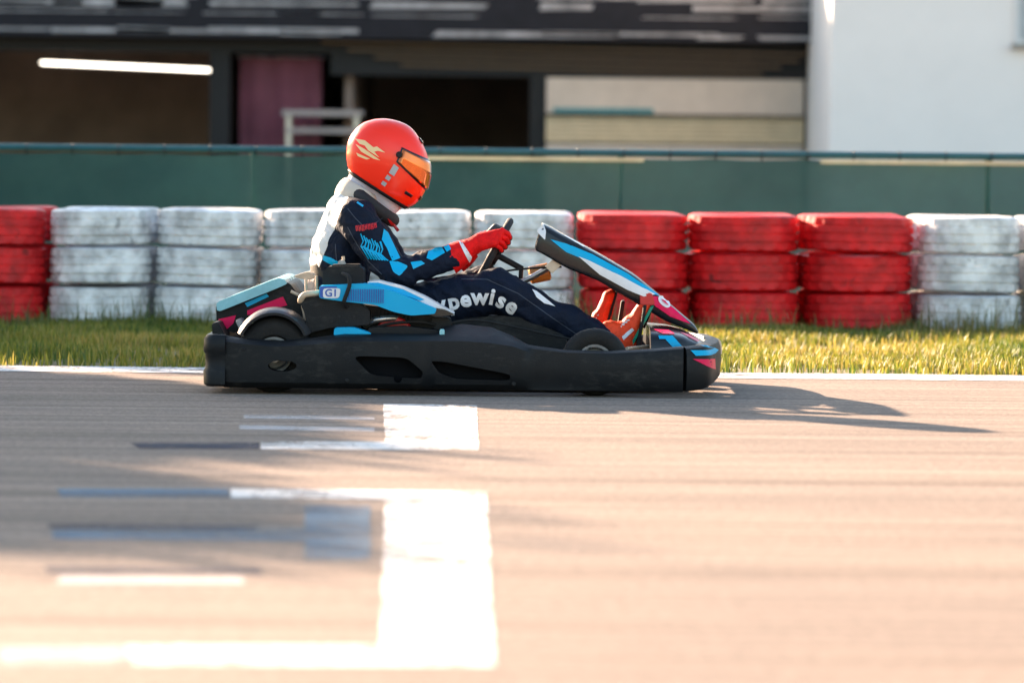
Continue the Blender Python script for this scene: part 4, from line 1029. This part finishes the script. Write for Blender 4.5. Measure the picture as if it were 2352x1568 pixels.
decal('forearm_blue_patch', [[(984, 577), (1000, 568), (1014, 566), (1022, 580), (992, 597), (980, 592)], [(1018, 566), (1030, 562), (1036, 572), (1026, 578)], [(944, 601), (968, 598), (976, 604), (950, 616)]], bb, M['blue'], driver, .47)
decal('waist_blue_stripe', [[(742, 586), (760, 592), (800, 612), (812, 624), (790, 622), (758, 606), (740, 597)]], bb, M['blue'], driver, .5)
decal('knee_stripe', [[(1222, 664), (1232, 668), (1262, 692), (1276, 704), (1250, 696), (1232, 682)]], bb, M['white'], driver, .46)
for nm, pts_ in (('shoulder_seam', [(800, 478), (818, 500), (838, 520), (862, 512), (880, 500)]), ('sleeve_seam', [(800, 520), (822, 560), (850, 600), (880, 628)]), ('thigh_seam', [(1060, 640), (1120, 640), (1190, 672), (1260, 722), (1330, 770)]), ('side_seam', [(770, 560), (772, 590), (776, 620)])):
    pl = []
    for (xa_, ya_), (xb_, yb_) in zip(pts_, pts_[1:]):
        dx_, dy_ = xb_ - xa_, yb_ - ya_; L_ = math.hypot(dx_, dy_); nx_, ny_ = -dy_ / L_ * .9, dx_ / L_ * .9
        pl.append([(xa_ + nx_, ya_ + ny_), (xb_ + nx_, yb_ + ny_), (xb_ - nx_, yb_ - ny_), (xa_ - nx_, ya_ - ny_)])
    decal(nm, pl, bb, M['seam'], driver, .5, off=.0015, maxlen=.01)
# collar and neck brace
def ring_tilted(name, c, nrm, rx, ry, rt, m, squash=1.0, seg=44, yoff=0):
    nrm = Vector(nrm).normalized(); yv_ = Vector((0, 1, 0)); ax = yv_.cross(nrm).normalized(); bm = bmesh.new(); rings = []
    for k in range(seg):
        a = 2 * math.pi * k / seg; d = ax * math.cos(a) * rx + yv_ * math.sin(a) * ry; dn = (ax * math.cos(a) + yv_ * math.sin(a)).normalized()
        rings.append([bm.verts.new(Vector(c) + d + dn * rt * math.cos(b) + nrm * rt * squash * math.sin(b)) for b in [2 * math.pi * j / 14 for j in range(14)]])
    for k in range(seg):
        for j in range(14): bm.faces.new((rings[k][j], rings[(k + 1) % seg][j], rings[(k + 1) % seg][(j + 1) % 14], rings[k][(j + 1) % 14]))
    bmesh.ops.recalc_face_normals(bm, faces=bm.faces); return mesh_obj(name, bm, m, driver, True)
nrm = (.60, 0, .80)
ring_tilted('suit_collar', W(822, 452, .7), (.5, 0, .86), .075, .095, .020, M['cream'], 2.3)
br = ring_tilted('neck_brace', W(856, 470, .7), nrm, .100, .125, .028, M['brace'], 1.0)
decal('red_piping', [[(890, 500), (897, 505), (918, 528), (912, 532), (896, 514)]], bvh_of([br, body]), M['redpart'], driver, .6, off=.004)
decal('blue_tab', [[(824, 462), (838, 471), (836, 475), (822, 466)]], bvh_of([br, body]), M['blue'], driver, .6, off=.004)
remeshed('balaclava', [(W(838, 425, .7), W(888, 460, .7), .078, .068, U), (W(838, 425, .7), W(880, 385, .7), .08, .085, U), (W(888, 460, .7), W(900, 440, .7), .06, .06, U)], .01, M['balaclava'], driver, 4)

# helmet, built upright in its own frame and tilted forward
th = R(32); fa = Vector((math.cos(th), 0, -math.sin(th))); ub_ = Vector((math.sin(th), 0, math.cos(th))); HO = W(888, 372, .70); k_ = 1 / 573.0
HT = [(-66, -58, 92, 56), (-60, -66, 99, 60), (-50, -76, 106, 63), (-30, -91, 111, 68), (-10, -100, 111, 71), (6, -103, 107, 72), (30, -101, 99, 71), (50, -93, 85, 67), (68, -77, 66, 58), (82, -58, 45, 45), (91, -38, 25, 30), (96, -20, 10, 16), (97.5, -8, 0, 5)]
def hs(b):
    bk, fr, hw = interp(HT, b); return bk, fr, hw
def HP(b, phi, off=0.0):
    bk, fr, hw = hs(b); cx = (bk * .55 + fr * .45) if False else (bk + fr) / 2
    c, s = math.cos(phi), math.sin(phi); rx = (fr - bk) / 2
    e = .88
    x = cx + (rx + off) * math.copysign(abs(c) ** e, c); y = (hw + off) * math.copysign(abs(s) ** e, s)
    return HO + fa * x * k_ + ub_ * b * k_ - Vector((0, 1, 0)) * y * k_
bm = bmesh.new(); rings = []; NB = 36; NP = 64
bl = [-66 + (97.5 + 66) * (math.sin(math.pi / 2 * i / NB)) for i in range(NB + 1)]
for b in bl: rings.append([bm.verts.new(HP(b, 2 * math.pi * j / NP)) for j in range(NP)])
for i in range(NB):
    for j in range(NP): bm.faces.new((rings[i][j], rings[i][(j + 1) % NP], rings[i + 1][(j + 1) % NP], rings[i + 1][j]))
bm.faces.new(rings[-1])
bmesh.ops.recalc_face_normals(bm, faces=bm.faces)
hel = mesh_obj('helmet', bm, M['helmet'], driver, True)
for md in [hel.modifiers.new('s', 'SMOOTH')]: md.iterations = 4; md.factor = .5
apply_mods(hel)
md = hel.modifiers.new('s', 'SOLIDIFY'); md.thickness = .02; md.offset = -1; apply_mods(hel)
def patch(name, f, m, n1=30, n2=14, thick=.003, parent=None, off=3.0):
    bm = bmesh.new(); g = [[bm.verts.new(HP(*f(i / n1, j / n2), off)) for j in range(n2 + 1)] for i in range(n1 + 1)]
    for i in range(n1):
        for j in range(n2): bm.faces.new((g[i][j], g[i + 1][j], g[i + 1][j + 1], g[i][j + 1]))
    bmesh.ops.recalc_face_normals(bm, faces=bm.faces)
    o = mesh_obj(name, bm, m, None, True); o.parent = parent
    md = o.modifiers.new('s', 'SOLIDIFY'); md.thickness = thick; md.offset = 0; apply_mods(o); return o
def vz(u, v, grow=0):
    ph = (u * 2 - 1) * R(80 + grow * .6); a = abs(u * 2 - 1); cen = 26 + 5 * a ** 2; hh = 29 * (1 - .50 * a ** 1.7) + grow
    return cen + (v * 2 - 1) * hh, ph
patch('visor_seal', lambda u, v: vz(u, v, 3.0), M['black_gloss'], parent=hel, off=1.2)
patch('visor', lambda u, v: vz(u, v), M['visor'], parent=hel, off=3.5)
def strip(name, b0, b1, off, m, h=None):
    return patch(name, lambda u, v: (b0 + (b1 - b0) * v, u * 2 * math.pi), m, 64, 3, .004, h or hel, off)
strip('edge_trim', -68, -61, 1.0, M['black'])
for s in (1, -1):
    bm = bmesh.new(); c = HP(31, s * R(82), 4); lathe_bm(bm, [(.0005, -.006), (.010, -.006), (.013, .0), (.013, .005), (.0005, .005)], 20, c, 'Y'); o = mesh_obj('visor_pivot', bm, M['dark'], None, True, 40); o.parent = hel
patch('vent_slot', lambda u, v: (-28 + 5 * (v * 2 - 1), (u * 2 - 1) * R(17)), M['black_gloss'], 10, 4, .003, hel, 1.5)
patch('crown_vent', lambda u, v: (84 + 3 * (v * 2 - 1), (u * 2 - 1) * R(22)), M['black_gloss'], 10, 4, .006, hel, 2.0)
patch('cheek_vent', lambda u, v: (-34 + 3.5 * (v * 2 - 1), R(38) + u * R(16)), M['black_gloss'], 10, 4, .003, hel, 1.2)
hb = bvh_of([hel])
o = decal('grey_block', [[(905, 376), (916, 385), (905, 404), (893, 396)], [(890, 400), (899, 407), (893, 415), (884, 409)], [(879, 414), (889, 420), (884, 428), (875, 422)]], hb, M['grey'], None, .58, maxlen=.008); o.parent = hel
o = decal('script_logo', [[(815, 318), (838, 322), (858, 338), (866, 336), (885, 350), (868, 346), (860, 348), (872, 362), (846, 345), (838, 334), (826, 330)], [(816, 330), (838, 342), (874, 368), (858, 364), (830, 348)], [(818, 350), (850, 364), (842, 366), (822, 358)]], hb, M['gold'], None, .58, maxlen=.008); o.parent = hel

# gloves: five fingers curled round the rim
def glove(side):
    ang = R(22); s = -1 if side == 'near' else 1
    G0 = SC + (yv * s * math.cos(ang) + tv * math.sin(ang)) * SR
    out = yv * s
    w_ = wri if side == 'near' else wriL
    tl = (tv * math.cos(ang) - yv * s * math.sin(ang)).normalized()
    ou = (yv * s * math.cos(ang) + tv * math.sin(ang)).normalized()
    palm = G0 + ou * .018 - nv * .042
    back = G0 + ou * .034 - nv * .012
    segs = [(w_, palm.lerp(w_, .35), .041, .034, U), (palm.lerp(w_, .4) + tl * .012, back + tl * .022, .030, .019, U), (palm.lerp(w_, .4) - tl * .014, back - tl * .026, .028, .018, U), (palm.lerp(w_, .4), back, .031, .019, U)]
    red = remeshed('glove', segs + [], .0055, M['glove'], driver, 3, lambda c: noise.noise(c * 60) * .0015)
    for i, (o_, r, L) in enumerate(((.034, .0105, 1.0), (.012, .0112, 1.08), (-.011, .0105, 1.03), (-.032, .0090, .86))):
        b0 = back + tl * o_ * 1.02; p1 = G0 + ou * .034 * L + nv * .014 + tl * o_; p2 = G0 + ou * .006 + nv * (.032 * L) + tl * o_ * .98; p3 = G0 - ou * .022 + nv * .016 + tl * o_ * .96
        f = remeshed('finger', [(b0, p1, r * 1.15, r * 1.05, U), (p1, p2, r * 1.05, r * .98, U), (p2, p3, r * .98, r * .85, U)], .004, M['glove'] if i < 2 else M['glove'], driver, 2)
        bm = bmesh.new()
        f2 = remeshed('fingertip', [(p2, p3, r * 1.06, r * .95, U)], .004, M['glove_b'], driver, 2)
    tb = palm + tl * .03 + nv * .0
    f = remeshed('thumb', [(palm.lerp(w_, .15) + tl * .012 - ou * .01, tb + tl * .012 - ou * .012, .017, .0135, U), (tb + tl * .012 - ou * .012, G0 + tl * .052 - nv * .022 - ou * .012, .0135, .0115, U), (G0 + tl * .052 - nv * .022 - ou * .012, G0 + tl * .066 - nv * .002 - ou * .018, .0115, .010, U)], .004, M['glove_b'], driver, 2)
    # flared cuff
    d = (palm - w_).normalized(); a = w_ - d * .022
    bm = bmesh.new(); tube_bm(bm, [a - d * .03, a, w_ + d * .01, w_ + d * .03], [.060, .057, .050, .044], 24); c = mesh_obj('glove_cuff', bm, M['glove'], driver, True, 60)
    return red, c
gl_, cf = glove('near'); glove('far')
decal('white_cuff_band', [[(1053, 553), (1062, 556), (1084, 590), (1078, 603), (1066, 580)]], bvh_of([gl_, cf]), M['white'], driver, .5, off=.003, maxlen=.01)

# boots
def boot(ankle, Y, toe_px, heel_px, lab, mm):
    heel = W(*heel_px, Y); toe = W(*toe_px, Y); ank_ = W(*ankle, Y)
    nrm_ = (ank_ - (heel + toe) / 2).normalized()
    segs = [(ank_ + (ank_ - toe).normalized() * .02, heel.lerp(toe, .22) + nrm_ * .035, .062, .056, U), (heel.lerp(toe, .1) + nrm_ * .036, heel.lerp(toe, .6) + nrm_ * .034, .044, .044, (1, .95, 1)), (heel.lerp(toe, .55) + nrm_ * .028, heel.lerp(toe, 1.0) + nrm_ * .024, .040, .030, (1, 1.15, 1)),
            (ank_, heel.lerp(toe, .55) + nrm_ * .04, .044, .030, U)]
    b = remeshed('boot', segs, .006, mm, driver, 3, lambda c: noise.noise(c * 50) * .002)
    d = (toe - heel).normalized(); st = []
    for i in range(15):
        t = i / 14; c = heel + d * ((toe - heel).length * (t * 1.04 - .02)); hw = .034 + .012 * math.sin(math.pi * min(1, t * 1.15)) - (.02 if i in (0, 14) else 0); q = nrm_ * -.002
        st.append([c + q + Vector((0, -hw, 0)), c + q + Vector((0, hw, 0)), c + q + Vector((0, hw, 0)) - nrm_ * .014, c + q + Vector((0, -hw, 0)) - nrm_ * .014])
    o = loft('sole', st, M['sole'] if lab else M['rubber'], driver, 40, True)
    # laces across the instep
    bm = bmesh.new()
    for k in range(5):
        c = ank_.lerp(heel.lerp(toe, .8) + nrm_ * .05, .25 + k * .14) + nrm_ * .012
        tube_bm(bm, [c + Vector((0, -.034, 0)) - nrm_ * .01, c + Vector((0, -.015, 0)) + nrm_ * .014, c + Vector((0, .015, 0)) + nrm_ * .014, c + Vector((0, .034, 0)) - nrm_ * .01], .0035, 6)
    mesh_obj('boot_lace', bm, M['white'], driver, True)['kind'] = 'stuff'
    return b
bt = boot((1412, 762), .565, (1494, 700), (1440, 800), True, M['boot'])
boot((1352, 760), .84, (1412, 672), (1376, 792), False, M['boot'])
decal('boot_stripe', [[(1428, 772), (1452, 752), (1457, 757), (1432, 780)]], bvh_of([bt]), M['white'], driver, .52, off=.003, maxlen=.01)

for o in list(bpy.data.objects):
    if o.name.startswith('cutter'): bpy.data.objects.remove(o)
S.render.engine = 'CYCLES'
